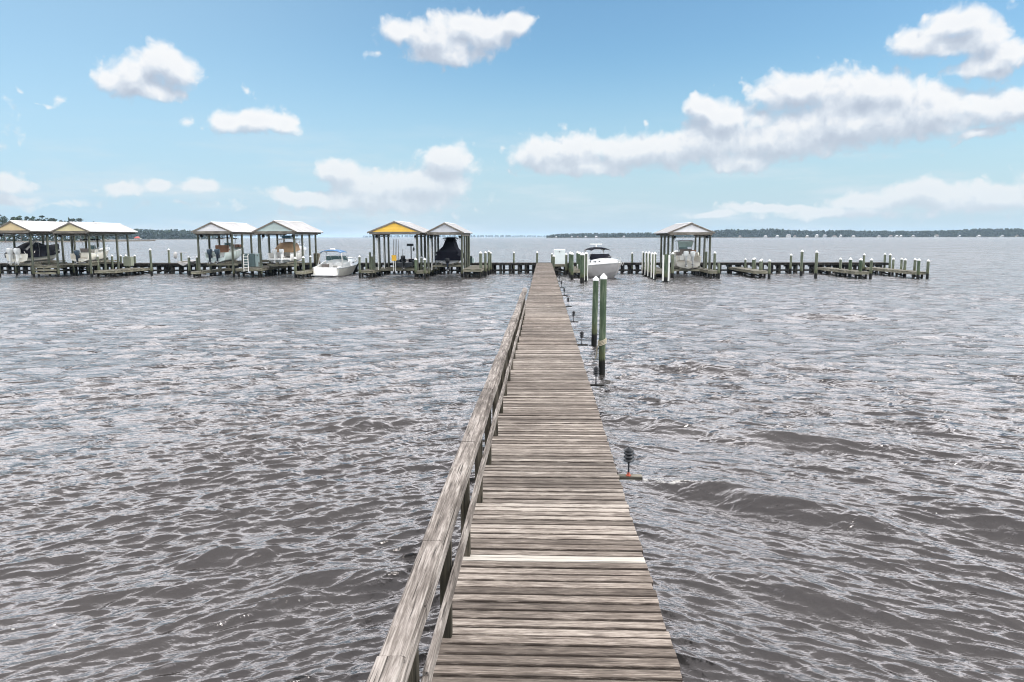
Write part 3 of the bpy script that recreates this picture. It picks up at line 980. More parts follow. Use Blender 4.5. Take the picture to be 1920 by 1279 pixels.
G1 = 'capped pilings of the docks'
PL = [  # label, px, top y, base y or None, Y, radius, strips, cap
    ('lone tall white capped piling in open water, nearer the whitish gabled shed', 318.5, 468, 512, None, .125, 0, 1),
    ('lone tall white capped piling in open water, nearer the straw tan gabled shed', 285, 468, 517.5, None, .125, 0, 1),
    ('white capped piling at the front of the low finger dock, nearest the shed', 202, 482, 512.5, None, .135, 0, 1),
    ('white capped piling, second along the low finger dock from its front', 228, 479.5, 511, None, .13, 0, 1),
    ('white capped piling at the outer corner of the low finger dock', 253.5, 479.5, 509, None, .13, 0, 1),
    ('white capped piling behind the cream boat bow on the low finger dock, nearer the shed', 184, 480, None, 88.5, .13, 0, 1),
    ('white capped piling in the middle row of the low finger dock, beneath the cream bow', 210.5, 479.5, None, 91, .13, 0, 1),
    ('white capped piling in the back row of the low finger dock', 237, 479, None, 92.5, .13, 0, 1),
    ('bare grey piling without a cap beside the small skiff', 341.5, 474, 510, None, .11, 0, 0),
    ('white capped piling at the front of the short dock by the small skiff', 356, 482, 516.5, None, .15, 0, 1),
    ('white capped piling pressed against the white gabled shed front post', 371, 482, 516, None, .13, 0, 1),
    ('white capped piling at the front corner of the narrow dock, below the mint gabled shed', 554.5, 484, 520.5, None, .15, 0, 1),
    ('white capped piling beside the blue topped cruiser stern', 570, 482.5, 519.5, None, .15, 0, 1),
    ('white capped piling behind the blue topped cruiser stern', 582, 481, None, 90, .13, 0, 1),
    ('white capped piling standing alone between the blue topped cruiser bow and the yellow gabled shed', 674.5, 481, 521, None, .125, 0, 1),
    ('short dark capless piling on the small dock by the yellow gabled shed', 687, 484, None, 88, .12, 0, 0),
    ('taller green capless piling beside the yellow gabled shed post', 694.5, 473, None, 87, .12, 0, 0),
    ('low green capless piling in front of the yellow gabled shed post', 698.5, 481, 518.5, None, .16, 0, 0),
    ('white capped green piling at the front corner between yellow and grey gabled sheds', 779.5, 486, 520, None, .15, 0, 1),
    ('white capped piling behind the pair between yellow and grey gabled sheds', 789.5, 483, None, 88, .14, 0, 1),
    ('white capped piling by the grey gabled shed front post', 796.5, 486, 522, None, .14, 0, 1),
    ('white capped piling at the front corner of the broad pale dock, thickest there', 902, 474, 520.5, None, .165, 0, 1),
    ('white capped piling second back along the broad pale dock', 910, 473.5, 518, None, .14, 0, 1),
    ('white capped piling third and tallest along the broad pale dock', 916, 471.5, 516, None, .12, 0, 1),
    ('white capped piling fourth and farthest along the broad pale dock', 920, 474, None, 92.0, .12, 0, 1),
    ('slim white capped post on the cross dock between the broad pale dock and the walkway', 963.5, 473.5, None, 94.3, .11, 0, 1),
    ('slim white capped post on the cross dock at the walkway corner', 1006.5, 473, None, 94.3, .12, 0, 1),
    ('slim dark white capped post at the walkway end beside the white dock box', 1034.5, 476, None, 92.5, .11, 0, 1),
    ('stout white capped post in front of the white dock box', 1037.5, 480, None, 90.0, .15, 0, 1),
    ('dark white capped post at the far side of the white dock box', 1062, 476.5, None, 89.5, .13, 0, 1),
    ('nearest dark green piling in the row by the white dock box', 1072.5, 476, 524, None, .15, 0, 1),
    ('second dark green piling in the row by the white dock box', 1070.3, 475, None, 85.6, .15, 0, 1),
    ('third dark green piling in the row by the white dock box', 1068.2, 474, None, 89.0, .14, 0, 1),
    ('nearest stout green piling beside the black topped cruiser', 1091.5, 477, 530, None, .2, 0, 1),
    ('second green piling in the row beside the black topped cruiser', 1087.5, 475, None, 84.8, .17, 0, 1),
    ('third green piling in the row beside the black topped cruiser', 1083.5, 473.5, None, 89.0, .15, 0, 1),
    ('dark piling with two white strips touching the black topped cruiser', 1098.5, 475, 528, None, .15, 2, 1),
    ('slim white capped post on the cross dock just past the black topped cruiser', 1185.5, 474.5, None, 94.3, .12, 0, 1),
    ('dark piling with a white strip, first of the strip row from the black topped cruiser', 1205, 473, 514.5, None, .14, 1, 1),
    ('dark piling with a white strip, second of the strip row', 1210.5, 473.5, 517.5, None, .14, 1, 1),
    ('dark piling with a white strip, third of the strip row', 1216, 474, 520, None, .15, 1, 1),
    ('dark piling with a white strip, fourth of the strip row', 1222, 475.5, 522.5, None, .14, 1, 1),
    ('dark piling with a white strip, last of the strip row before the shed', 1227, 475.5, 525, None, .15, 1, 1),
    ('thick capless green piling with two white strips in front of the lone white gabled shed', 1247.5, 477, 529, None, .27, 2, 0),
    ('white capped piling just behind the thick one with two strips', 1261, 475.5, 522, None, .15, 0, 1),
    ('capless piling between the back posts of the lone white gabled shed and its finger dock', 1324, 472, None, 90, .14, 0, 0),
    ('white capped piling on the small dock beside the lone white gabled shed', 1339.7, 474, None, 84.5, .15, 0, 1),
    ('short capless piling at the corner of the small dock beside the lone white gabled shed', 1348, 493.5, 522, None, .14, 0, 0),
    ('white capped piling at the inner end of the six piling dock, first of its row', 1398, 486, None, 91, .13, 0, 1),
    ('white capped piling in the six piling dock, second of its outer row', 1412, 486, None, 87.5, .14, 0, 1),
    ('white capped piling in the six piling dock, partly hidden behind the second', 1414.8, 485, None, 91.5, .13, 0, 1),
    ('white capped piling at the front of the six piling dock, near corner toward the shed', 1425, 489, 520.5, None, .14, 0, 1),
    ('white capped piling in the six piling dock, behind its front corner', 1428.5, 487, None, 88.5, .13, 0, 1),
    ('white capped piling at the front of the six piling dock, corner away from the shed', 1441.8, 489, 523, None, .14, 0, 1),
    ('white capped post on the cross dock just beyond the six piling dock', 1482.5, 478, None, 93.6, .14, 0, 1),
    ('tallest white capped piling of the two loners before the cross dock, nearer the shed', 1502.3, 471, 518, None, .155, 0, 1),
    ('tall white capped piling of the two loners before the cross dock, farther from the shed', 1529, 472.5, 522, None, .155, 0, 1),
    ('white capped piling, innermost of the braced finger dock row', 1576.3, 485.5, None, 88.5, .14, 0, 1),
    ('white capped green piling in the middle of the braced finger dock', 1594.5, 486, None, 85.5, .17, 0, 1),
    ('white capped green piling at the front of the braced finger dock', 1613, 487, 522, None, .17, 0, 1),
    ('taller slim white capped post on the cross dock behind the braced finger dock', 1619, 477.5, None, 93.7, .13, 0, 1),
    ('white capped piling at the outer front corner of the braced finger dock', 1631.7, 487, 523, None, .14, 0, 1),
    ('taller white capped post at the end of the cross dock, nearer the walkway', 1659.3, 476.5, None, 94.5, .13, 0, 1),
    ('taller white capped post at the end of the cross dock, at its very tip', 1669, 477.5, None, 93.8, .13, 0, 1),
    ('white capped piling first of the tip dock row', 1674.4, 485.5, None, 90, .13, 0, 1),
    ('white capped piling second of the tip dock row', 1690.5, 485.5, None, 88.5, .13, 0, 1),
    ('white capped piling third of the tip dock row', 1697, 487, None, 86.0, .15, 0, 1),
    ('white capped piling fourth of the tip dock row', 1714.8, 486.5, None, 86.0, .14, 0, 1),
    ('white capped green piling at the front of the tip dock', 1721, 487.5, 523.5, None, .15, 0, 1),
    ('white capped piling at the outermost corner of the tip dock', 1738.3, 489, 523, None, .14, 0, 1),
]
for lab, px, yt, yb, Yv, r_, st, cp in PL:
    mat = 'pilegreen' if 'green piling' in lab else 'piledock'
    pile_px(lab, px, yt, yb, Yv, r_, mat, G1, st, bool(cp))

# ------------------------------------------------------------------ boat sheds
G2 = 'white roofed boat sheds'
ROWS = (85.7, 88.6, 91.4, 93.85)
YF, YB = 84.6, 94.9


def shed(label, ax, ay, ex, ey, pl, pr, sid, gable_col, no_left=False):
    """ax, ay: ridge end; ex, ey: eave end towards the walkway; pl, pr: bearings of the front posts"""
    A = at(ax, ay, YF)
    E = at(ex, ey, YF)
    hw = abs(E.x - A.x)
    cx = A.x
    zr, ze = A.z, E.z
    L = (cx, YF, 0)
    t = thing('boat_shed', label, 'boat shed', L, 0, G2)
    D = YB - YF
    xs = (XA(pl, ROWS[0]) - cx, XA(pr, ROWS[0]) - cx)
    zb = ze - 0.16                      # underside of the plates
    for x_ in xs:
        for r_ in ROWS:
            MB().lathe((x_, r_ - YF, 0), [(0.140, -1.6), (0.130, 0.5), (0.118, zb - 0.22)], 10).build('post', M['shedpost'], t, True)
        MB().ext(x_ - 0.075, x_ + 0.075, ROWS[0] - YF - 0.4, D - 0.25, zb - 0.22, zb + 0.02).build('plate_beam', M['shedbeam'], t)
    # roof panels with standing seams
    sl = (zr - ze) / hw
    for s in (-1, 1):
        q = MB()
        th_ = 0.07
        e_x, e_z = s * (hw + 0.02), ze - 0.02 * sl
        q.prism([(0, 0, zr), (e_x, 0, e_z), (e_x, 0, e_z - th_), (0, 0, zr - th_)], (0, D, 0))
        yy = 0.2
        while yy < D:
            q.prism([(s * 0.02, yy, zr - 0.02 * sl), (e_x, yy, e_z), (e_x, yy, e_z + 0.035), (s * 0.02, yy, zr + 0.035 - 0.02 * sl)], (0, 0.03, 0))
            yy += 0.42
        q.build('roof_panel', M['roof'], t)
    MB().prism([(-0.16, -0.02, zr - 0.16 * sl + 0.04), (0, -0.02, zr + 0.06), (0.16, -0.02, zr - 0.16 * sl + 0.04)], (0, D + 0.04, 0)).build('ridge_cap', M['roof'], t)
    # gables: lapped siding under dark barge boards, a fascia beam below
    gw = hw - 0.28
    gz0, gz1 = ze + 0.02, zr - 0.16
    for gy, nm in ((0.08, 'gable'), (D - 0.14, 'gable')):
        q = MB()
        k = 7
        for i in range(k):
            z0, z1 = gz0 + (gz1 - gz0) * i / k, gz0 + (gz1 - gz0) * (i + 1) / k
            w0 = min(gw, (zr - 0.10 - z0) / sl)
            w1 = max(0.03, min(gw, (zr - 0.10 - z1) / sl))
            q.prism([(-w0, gy - 0.025, z0), (w0, gy - 0.025, z0), (w1, gy, z1 - 0.004), (-w1, gy, z1 - 0.004)], (0, 0.04, 0))
        q.build(nm, gable_col, t)
        MB().ext(-gw - 0.06, gw + 0.06, gy - 0.06, gy + 0.07, ze - 0.26, ze + 0.015).build('gable_beam', M['shedbeam'], t)
    for gy in (-0.03, D - 0.03):
        for s in (-1, 1):
            MB().beam((0.0, gy + 0.03, zr - 0.10), (s * (hw - 0.0), gy + 0.03, ze - 0.09), 0.05, 0.16, 0.004, up=(0, 0, 1)).build('barge_board', M['shedbeam'], t)
    # cross ties and rafters under the roof
    for r_ in ROWS:
        MB().ext(xs[0], xs[1], r_ - YF - 0.04, r_ - YF + 0.04, zb - 0.02, zb + 0.12).build('cross_tie', M['shedbeam'], t)
    return dict(t=t, cx=cx, xs=(xs[0] + cx, xs[1] + cx), zb=zb, ze=ze)


SID = {
    'tan': siding('tan_siding', (0.60, 0.47, 0.26)), 'cream': siding('straw_siding', (0.60, 0.53, 0.30)), 'white': siding('white_siding', (0.68, 0.67, 0.66)),
    'mint': siding('mint_siding', (0.40, 0.48, 0.45)), 'yellow': siding('yellow_siding', (0.86, 0.53, 0.07)), 'grey': siding('grey_siding', (0.52, 0.53, 0.55)),
    'pale': siding('pale_siding', (0.74, 0.73, 0.72)),
}
S = {}
S['L1'] = shed('boat shed with an orange tan gable, farthest from the walkway', 18.6, 414, 56.7, 432.2, -2, 62, 'tan', SID['tan'])
S['L2'] = shed('boat shed with a straw tan gable, over the small boat with one outboard', 129.8, 416.6, 167.6, 433.2, 109, 170.5, 'cream', SID['cream'])
S['M1'] = shed('boat shed with a whitish gable, over the boat with two dark outboards', 395, 416.4, 434, 433.7, 374, 437.5, 'white', SID['white'])
S['M2'] = shed('boat shed with a pale mint gable, over the boat with a tan canvas', 513.2, 413.7, 556, 433.7, 489.5, 553.5, 'mint', SID['mint'])
S['C1'] = shed('boat shed with a bright yellow gable', 739, 414.6, 791, 434.7, 702, 783, 'yellow', SID['yellow'])
S['C2'] = shed('boat shed with a light grey gable, over the black covered boat with a hard top', 833, 417.3, 869.6, 435.6, 803.5, 866.5, 'grey', SID['grey'])
S['R1'] = shed('lone boat shed with a white gable on the open side of the walkway', 1297, 417.5, 1340.8, 435.6, 1260, 1330, 'pale', SID['pale'])


# ------------------------------------------------------------------ boat lifts hanging in the sheds
def lift(label, sh, zk, guides=False, ys=(87.4, 92.2)):
    t = thing('boat_lift', label, 'boat lift', (sh['cx'], 85.7, 0), 0, 'boat lifts in the sheds')
    o = (sh['cx'], 85.7, 0)
    x0, x1 = sh['xs'][0] - o[0], sh['xs'][1] - o[0]
    for y_ in ys:
        y_ -= o[1]
        MB().ext(x0 + 0.12, x1 - 0.12, y_ - 0.07, y_ + 0.07, zk - 0.28, zk - 0.05).build('cradle_beam', M['dockface'], t)
        for x_ in (x0 + 0.24, x1 - 0.24):
            MB().tube([(x_, y_, zk - 0.1), (x_ * 0.985, y_, sh['zb'] - 0.3)], 0.012, 5).build('cable', M['steel'], t)
    for s in (-1, 1):
        MB().beam((s * 0.62, ys[0] - o[1] - 0.8, zk - 0.02 + 0.10), (s * 0.62, ys[1] - o[1] + 0.8, zk + 0.10), 0.12, 0.16).build('bunk_board', M['dock'], t)
    for x_ in (x0 + 0.24, x1 - 0.24):
        dpt = MB().tube([(x_, 0.25, sh['zb'] - 0.33), (x_, 7.9, sh['zb'] - 0.33)], 0.045, 8)
        for y_ in ys:
            dpt.tube([(x_, y_ - o[1] - 0.28, sh['zb'] - 0.33), (x_, y_ - o[1] + 0.28, sh['zb'] - 0.33)], 0.085, 10)
        dpt.build('drive_pipe', M['steel'], t, True)
        MB().blob((x_, 0.42, sh['zb'] - 0.36), (0.16, 0.24, 0.17)).build('motor', M['black'], t, True)
        MB().ext(x_ - 0.05, x_ + 0.05, 0.12, 0.2, sh['zb'] - 0.75, sh['zb'] - 0.45).build('switch_box', M['pvc'], t)
    if guides:
        for x_ in (x0 + 0.20, x1 - 0.20):
            for y_ in (1.0, 4.4):
                MB().tube([(x_ + 0.03, y_, 0.7), (x_ + 0.03, y_, sh['zb'] - 0.5)], 0.045, 8).build('guide_pole', M['pvc'], t, True)
    return t


lift('boat lift carrying the black covered boat with two white outboards', S['L1'], 1.50)
lift('boat lift carrying the cream boat with a single outboard', S['L2'], 1.55)
lift('boat lift carrying the white boat with two dark outboards', S['M1'], 1.50)
lift('boat lift carrying the white boat under a tan canvas', S['M2'], 1.42)
lift('boat lift with white guide poles carrying the low black fishing boat', S['C1'], 0.90, True)
lift('boat lift with white guide poles carrying the boat under a black cover', S['C2'], 1.30, True)
lift('boat lift carrying the white boat with a mint curtain', S['R1'], 0.82)

# ------------------------------------------------------------------ things standing on the docks
def dock_box(name, label, cat, px0, px1, y0, y1, Y, depth, mat, lid=True, zb=None):
    a, b = at(px0, y1, Y), at(px1, y0, Y)
    w, h = b.x - a.x, b.z - (a.z if zb is None else zb)
    z = a.z if zb is None else zb
    t = thing(name, label, cat, ((a.x + b.x) / 2, Y, z))
    MB().loft([[(sx * w / 2 * k, sy * depth / 2 + depth / 2, hh) for sx, sy in ((-1, -1), (1, -1), (1, 1), (-1, 1))] for k, hh in ((0.94, 0), (0.97, h * 0.1), (0.97, h * 0.86))]).build('body', mat, t)
    if lid:
        MB().loft([[(sx * w / 2 * k, sy * depth / 2 * k + depth / 2, hh) for sx, sy in ((-1, -1), (1, -1), (1, 1), (-1, 1))] for k, hh in ((1.0, h * 0.865), (1.02, h * 0.90), (1.0, h * 0.97), (0.86, h))]).build('lid', mat, t)
        MB().ext(-0.06, 0.06, -0.03, 0.0, h * 0.80, h * 0.88).build('latch', M['steel'], t)
    return t


dock_box('dock_box', 'big white fibreglass locker with a lid on the platform beside the walkway end', 'locker', 1038.5, 1060, 467.5, 493, 91.4, 0.9, M['boxwhite'], zb=1.215)
dock_box('dock_box', 'grey teal storage chest on the landing behind the white ladder', 'chest', 452.5, 477, 475.5, 488, 89.6, 0.8, M['teal'], zb=1.0)
dock_box('dock_box', 'pale mint storage chest next to the grey teal one', 'chest', 478.5, 487, 475.5, 488, 89.8, 0.8, M['mintbox'], zb=1.0)
dock_box('storage_bench', 'pale olive storage bench at the back of the low finger dock', 'bench', 231, 245, 481.5, 491, 92.0, 0.7, simple('olive_plastic', (0.22, 0.24, 0.18), 0.6), zb=1.0)
dock_box('storage_bin', 'olive brown bin on the cross dock behind the blue topped cruiser', 'bin', 588, 597, 475, 487, 94.4, 0.7, simple('olive_bin', (0.10, 0.085, 0.05), 0.6), zb=1.24)
dock_box('storage_bin', 'dark green bin by the back posts of the grey gabled shed', 'bin', 880, 885, 480, 491, 94.4, 0.6, simple('dark_green_bin', (0.02, 0.05, 0.045), 0.6), zb=1.24)
dock_box('storage_bin', 'pale mint bin next to the dark green one behind the grey gabled shed', 'bin', 885.6, 888.6, 484, 491, 94.5, 0.5, M['mintbox'], zb=1.24)

Yl = 84.45
a, b = at(457.5, 509, Yl), at(464.5, 477.5, Yl)
t = thing('ladder', 'white swim ladder standing upright at the front of the timber landing', 'ladder', ((a.x + b.x) / 2, Yl, 0))
w_ = (b.x - a.x) / 2
for s in (-1, 1):
    MB().tube([(s * w_, 0, a.z), (s * w_, 0, b.z - .08), (s * w_, 0.08, b.z), (s * w_, 0.3, b.z)], 0.038, 8).build('side_rail', M['pvc'], t, True)
k = a.z + 0.15
while k < b.z - 0.1:
    MB().ext(-w_, w_, -0.035, 0.035, k - 0.03, k + 0.03).build('rung', M['pvc'], t)
    k += 0.29

Yl = 86.4
a, b = at(734.5, 489, Yl), at(743, 478.5, Yl)
t = thing('board_sign', 'blank yellow board on two pale legs under the yellow gabled shed', 'sign', ((a.x + b.x) / 2, Yl, 0))
MB().beam(((a.x - b.x) / 2, 0, (a.z + b.z) / 2), ((b.x - a.x) / 2, 0, (a.z + b.z) / 2), 0.04, b.z - a.z, 0.005).build('panel', M['yellow'], t)
for s in (-0.09, 0.12):
    MB().ext(s - 0.03, s + 0.03, 0.025, 0.07, 0.55, b.z - 0.15).build('leg', M['pvc'], t)

G3 = 'rod poles under the yellow gabled shed'
for i, px in enumerate((738.5, 741.5, 744.5, 747.5)):
    p = at(px, 490, 91.5)
    zt = at(px, 448.5, 91.5).z
    o = MB().tube([(p.x, 91.5, 0.75), (p.x, 91.5, zt)], [0.035, 0.025], 7).build('rod_pole', M['dockface'], None, True)
    tag(o, 'thin upright pole in the row of four under the yellow gabled shed', 'pole', G3)

# low rope fence posts and a bench rail between the mint shed and the cruiser
t = thing('dock_bench', 'grey plank bench with arms in front of the mint gabled shed', 'bench', (XA(497, 87.5), 87.5, 1.0))
MB().ext(-0.75, 0.75, 0, 0.45, 0.42, 0.48).build('seat', M['dock'], t)
MB().ext(-0.75, 0.75, 0.45, 0.5, 0.55, 0.85).build('backrest', M['dock'], t)
for s in (-1, 1):
    MB().ext(s * 0.7 - 0.04, s * 0.7 + 0.04, 0, 0.08, -0.02, 0.62).build('leg', M['dock'], t)
    MB().ext(s * 0.7 - 0.04, s * 0.7 + 0.04, 0.42, 0.5, -0.02, 0.85).build('leg', M['dock'], t)

# ------------------------------------------------------------------ boats
def hull(L, B, fs, fb, floor=0.55, n=16, deck_from=0.68, full=0.42, closed=False, pw=2.3):
    secs = []
    for i in range(n + 1):
        t = i / n
        b = B / 2 * (0.94 + 0.06 * min(1, t / 0.3)) * (1 - max(0.0, (t - full) / (1 - full)) ** pw)
        b = max(b, 0.02)
        zs = fs + (fb - fs) * t ** 1.7
        zk = max(0.0, (t - 0.7) / 0.3) ** 2.2 * 0.62 * fb
        zc = 0.30 + (zs * 0.62 - 0.30) * t ** 2.6
        zc = max(zc, zk + 0.02)
        bc = b * (0.86 - 0.34 * t ** 2)
        f = min(1.0, max(0.0, (t - deck_from) / 0.06))
        zf = (zs - floor) * (1 - f) + (zs + 0.03) * f if not closed else zs + 0.03
        zf = max(zf, zc + 0.02)
        yb = lambda z: t * L - (1 - min(1, z / zs)) * 0.13 * L * t ** 4
        bi = max(b - 0.13, b * 0.55)
        st = [(0, zk), (bc * 0.5, zk + (zc - zk) * 0.45), (bc, zc), (bc + 0.02 * (b > 0.1), zc + 0.03), ((bc + b) / 2 + 0.03 * (1 - t) * b, (zc + zs) / 2), (b, zs), (b - 0.02 * (b > .1), zs + 0.035), (bi, zs + 0.035), (bi * 0.97, zf), (0, zf)]
        ring = [(x, yb(z), z) for x, z in st] + [(-x, yb(z), z) for x, z in st[-2:0:-1]]
        secs.append(ring)
    return MB().loft(secs)


def sheer_tube(L, B, fs, fb, full=0.42, pw=2.3, dz=0.0, r=0.03, off=0.01, t0=0.0):
    pts = []
    n = 20
    for sd_ in (1, -1):
        seg = []
        for i in range(n + 1):
            t = t0 + (1 - t0) * i / n
            b = B / 2 * (0.94 + 0.06 * min(1, t / 0.3)) * (1 - max(0.0, (t - full) / (1 - full)) ** pw)
            seg.append((sd_ * (max(b, 0.02) + off), t * L, fs + (fb - fs) * t ** 1.7 + dz))
        pts += seg if sd_ == 1 else seg[::-1]
        if sd_ == 1:
            pass
    return MB().tube(pts, r, 6)


def outboard(parent, x, y, z, s, cowl, leg, tilt=0.0):
    """hangs at the transom; z is the top of the cowl"""
    q = MB()
    prof = [(-0.62, 0.15, 0.17), (-0.56, 0.19, 0.24), (-0.40, 0.235, 0.31), (-0.18, 0.25, 0.34), (-0.05, 0.225, 0.30), (0.0, 0.15, 0.20)]
    secs = []
    for z_, w_, d_ in prof:
        ring = []
        for k in range(14):
            a = 2 * math.pi * k / 14
            cx_, sy_ = math.cos(a), math.sin(a)
            ring.append((x + s * w_ * math.copysign(abs(cx_) ** .7, cx_), y - s * 0.42 + s * d_ * math.copysign(abs(sy_) ** .7, sy_) - s * 0.1 * z_, z + s * z_))
        secs.append(ring)
    o = q.loft(secs).build('outboard_motor', cowl, parent, True)
    q = MB()
    secs = []
    for z_, w_, d_, dy in [(-0.60, 0.15, 0.20, 0), (-0.85, 0.105, 0.19, 0.02), (-1.2, 0.075, 0.17, 0.02), (-1.34, 0.06, 0.16, 0.0), (-1.5, 0.04, 0.13, -0.02), (-1.62, 0.02, 0.07, -0.03)]:
        secs.append([(x + s * w_ * math.cos(2 * math.pi * k / 10), y - s * (0.40 + dy) + s * d_ * math.sin(2 * math.pi * k / 10), z + s * z_) for k in range(10)])
    q.loft(secs)
    q.ext(x - s * 0.15, x + s * 0.15, y - s * 0.62, y - s * 0.2, z - s * 1.27, z - s * 1.24)
    q.tube([(x, y - s * 0.15, z - s * 1.42), (x, y - s * 0.72, z - s * 1.42)], [s * 0.055, s * 0.06], 8)
    q.ext(x - s * 0.12, x + s * 0.12, y - s * 0.22, y, z - s * 0.95, z - s * 0.6)
    q.build('leg', leg, o, True)
    q = MB()
    for k in range(3):
        a = 2 * math.pi * k / 3 + x
        c_, s_ = math.cos(a), math.sin(a)
        ctr = Vector((x, y - s * 0.74, z - s * 1.42))
        u, v = Vector((c_, 0, s_)), Vector((-s_, 0.5, c_))
        q.prism([ctr + u * s * .03 - v * s * .03, ctr + u * s * .17 - v * s * .09, ctr + u * s * .19 + v * s * .05, ctr + u * s * .04 + v * s * .03], (0, s * 0.012, 0))
    q.build('propeller', M['steel'], o)
    return o


def ttop(parent, y, z0, z1, w, d, mat, frame='alu', curtain=None, slant=0.25):
    f = MB()
    for sx in (-1, 1):
        for dy in (-1, 1):
            f.tube([(sx * w * 0.30, y + dy * d * 0.22, z0), (sx * w * 0.36, y + dy * d * 0.30 + slant * 0.2, (z0 + z1) / 2), (sx * w * 0.44, y + dy * d * 0.40, z1)], 0.030, 6)
        f.tube([(sx * w * 0.44, y - d * 0.48, z1), (sx * w * 0.44, y + d * 0.48, z1)], 0.028, 6)
        f.tube([(sx * w * 0.36, y - d * 0.30, (z0 + z1) / 2), (sx * w * 0.36, y + d * 0.30, (z0 + z1) / 2)], 0.02, 6)
    fr = f.build('top_frame', M[frame], parent, True)
    q = MB()
    secs = []
    for i in range(9):
        u = -1 + 2 * i / 8
        zz = z1 + 0.10 * (1 - u * u)
        secs.append([(u * w / 2, y - d / 2, zz - 0.03), (u * w / 2, y + d / 2, zz - 0.03), (u * w / 2, y + d / 2 - .04, zz + 0.05), (u * w / 2, y - d / 2 + .04, zz + 0.05)])
    q.loft(secs).build('hard_top', M[mat], parent, True)
    if curtain:
        MB().prism([(-w * 0.40, y - d * 0.30, z0 + 1.35), (w * 0.40, y - d * 0.30, z0 + 1.35), (w * 0.46, y - d * 0.44, z1), (-w * 0.46, y - d * 0.44, z1)], (0, 0.015, 0)).build('curtain', M[curtain], parent)


def console(parent, y, zf, w, h, mat='gel', seat='greyvinyl'):
    q = MB()
    q.loft([[(-w / 2, y - .35, zf), (w / 2, y - .35, zf), (w / 2, y + .5, zf), (-w / 2, y + .5, zf)],
            [(-w / 2, y - .30, zf + h * .75), (w / 2, y - .30, zf + h * .75), (w / 2, y + .42, zf + h * .75), (-w / 2, y + .42, zf + h * .75)],
            [(-w / 2.2, y - .05, zf + h), (w / 2.2, y - .05, zf + h), (w / 2.2, y + .36, zf + h), (-w / 2.2, y + .36, zf + h)]])
    q.build('console', M[mat], parent)
    MB().prism([(-w / 2.2, y + .34, zf + h), (w / 2.2, y + .34, zf + h), (w / 2.6, y + .14, zf + h + .45), (-w / 2.6, y + .14, zf + h + .45)], (0, -0.02, 0)).build('windscreen', M['glass'], parent)
    MB().ext(-w / 2 - .05, w / 2 + .05, y - 1.35, y - .85, zf, zf + h * .62).build('seat_base', M[mat], parent)
    MB().ext(-w / 2 - .08, w / 2 + .08, y - 1.40, y - .82, zf + h * .625, zf + h * .75).build('seat', M[seat], parent)
    MB().ext(-w / 2 - .08, w / 2 + .08, y - 1.46, y - 1.36, zf + h * .76, zf + h * 1.12).build('backrest', M[seat], parent)


GB = None


def boat(name, label, px, py, Y, zk, rz=0.0, cat='boat'):
    p = at(px, py, Y)
    return thing(name, label, cat, (p.x, Y, zk), rz)


# black covered boat with two white outboards
t = boat('motor_boat', 'black covered boat with two big white outboards under the orange tan gable', 31, 478, 87.1, 1.5)
L_, B_, fs, fb = 8.4, 2.8, 1.05, 1.6
hull(L_, B_, fs, fb, closed=True).build('hull', M['gelcream'], t, True)
sheer_tube(L_, B_, fs, fb).build('rub_rail', M['black'], t, True)
secs = []
for i in range(13):
    f = i / 12
    yv = 0.05 + f * (L_ - 0.5)
    w = B_ / 2 * (1 - max(0, (f - .45) / .55) ** 2.3) + 0.05
    top = 0.55 + 0.75 * math.exp(-((f - 0.36) / 0.24) ** 2) + 0.05 * math.sin(9 * f)
    z = fs + (fb - fs) * f ** 1.7
    secs.append([(-w, yv, z - .42), (-w * 1.0, yv, z + .05), (-w * .72, yv, z + top * .62), (-w * .3, yv, z + top * .96), (w * .3, yv, z + top * .96), (w * .72, yv, z + top * .62), (w, yv, z + .05), (w, yv, z - .42)])
MB().loft(secs).build('cover', M['canvasblack'], t, True)
for x_ in (-0.42, 0.42):
    outboard(t, x_, 0.0, 1.72, 1.18, M['motorwhite'], M['motorwhite'])
MB().tube([(0.95, 0.3, 1.5), (1.25, 2.0, 2.75)], 0.12, 8).build('boom', M['steel'], t, True)
MB().tube([(1.0, -0.1, 1.35), (1.1, 0.1, 0.9), (1.25, 0.5, 0.72), (1.38, 0.9, 0.95), (1.42, 1.2, 1.4)], 0.028, 6).build('dock_line', M['pvc'], t, True)

# cream centre console with a single dark outboard
t = boat('motor_boat', 'cream open boat with one blue grey outboard and a dark canvas top', 148.5, 480, 87.2, 1.55)
L_, B_, fs, fb = 6.3, 2.35, 1.0, 1.65
hull(L_, B_, fs, fb).build('hull', M['gelcream'], t, True)
sheer_tube(L_, B_, fs, fb).build('rub_rail', M['gel'], t, True)
outboard(t, 0.0, 0.0, 1.45, 1.0, M['motor'], M['motordark'])
console(t, 2.6, 0.55, 0.95, 0.95, 'gelcream')
ttop(t, 2.5, 0.6, 2.55, 1.7, 1.5, 'canvasblack')
MB().tube([(0.5, 4.2, 1.5), (0.35, 5.4, 1.85), (0, 6.1, 1.95), (-0.35, 5.4, 1.85), (-0.5, 4.2, 1.5)], 0.018, 6).build('bow_rail', M['alu'], t, True)
for x_ in (-0.8, -0.3, 0.9):
    MB().tube([(x_, 0.8, 1.1), (x_ * 1.05, 0.6, 2.35)], [0.018, 0.008], 5).build('antenna', M['pvc'], t)

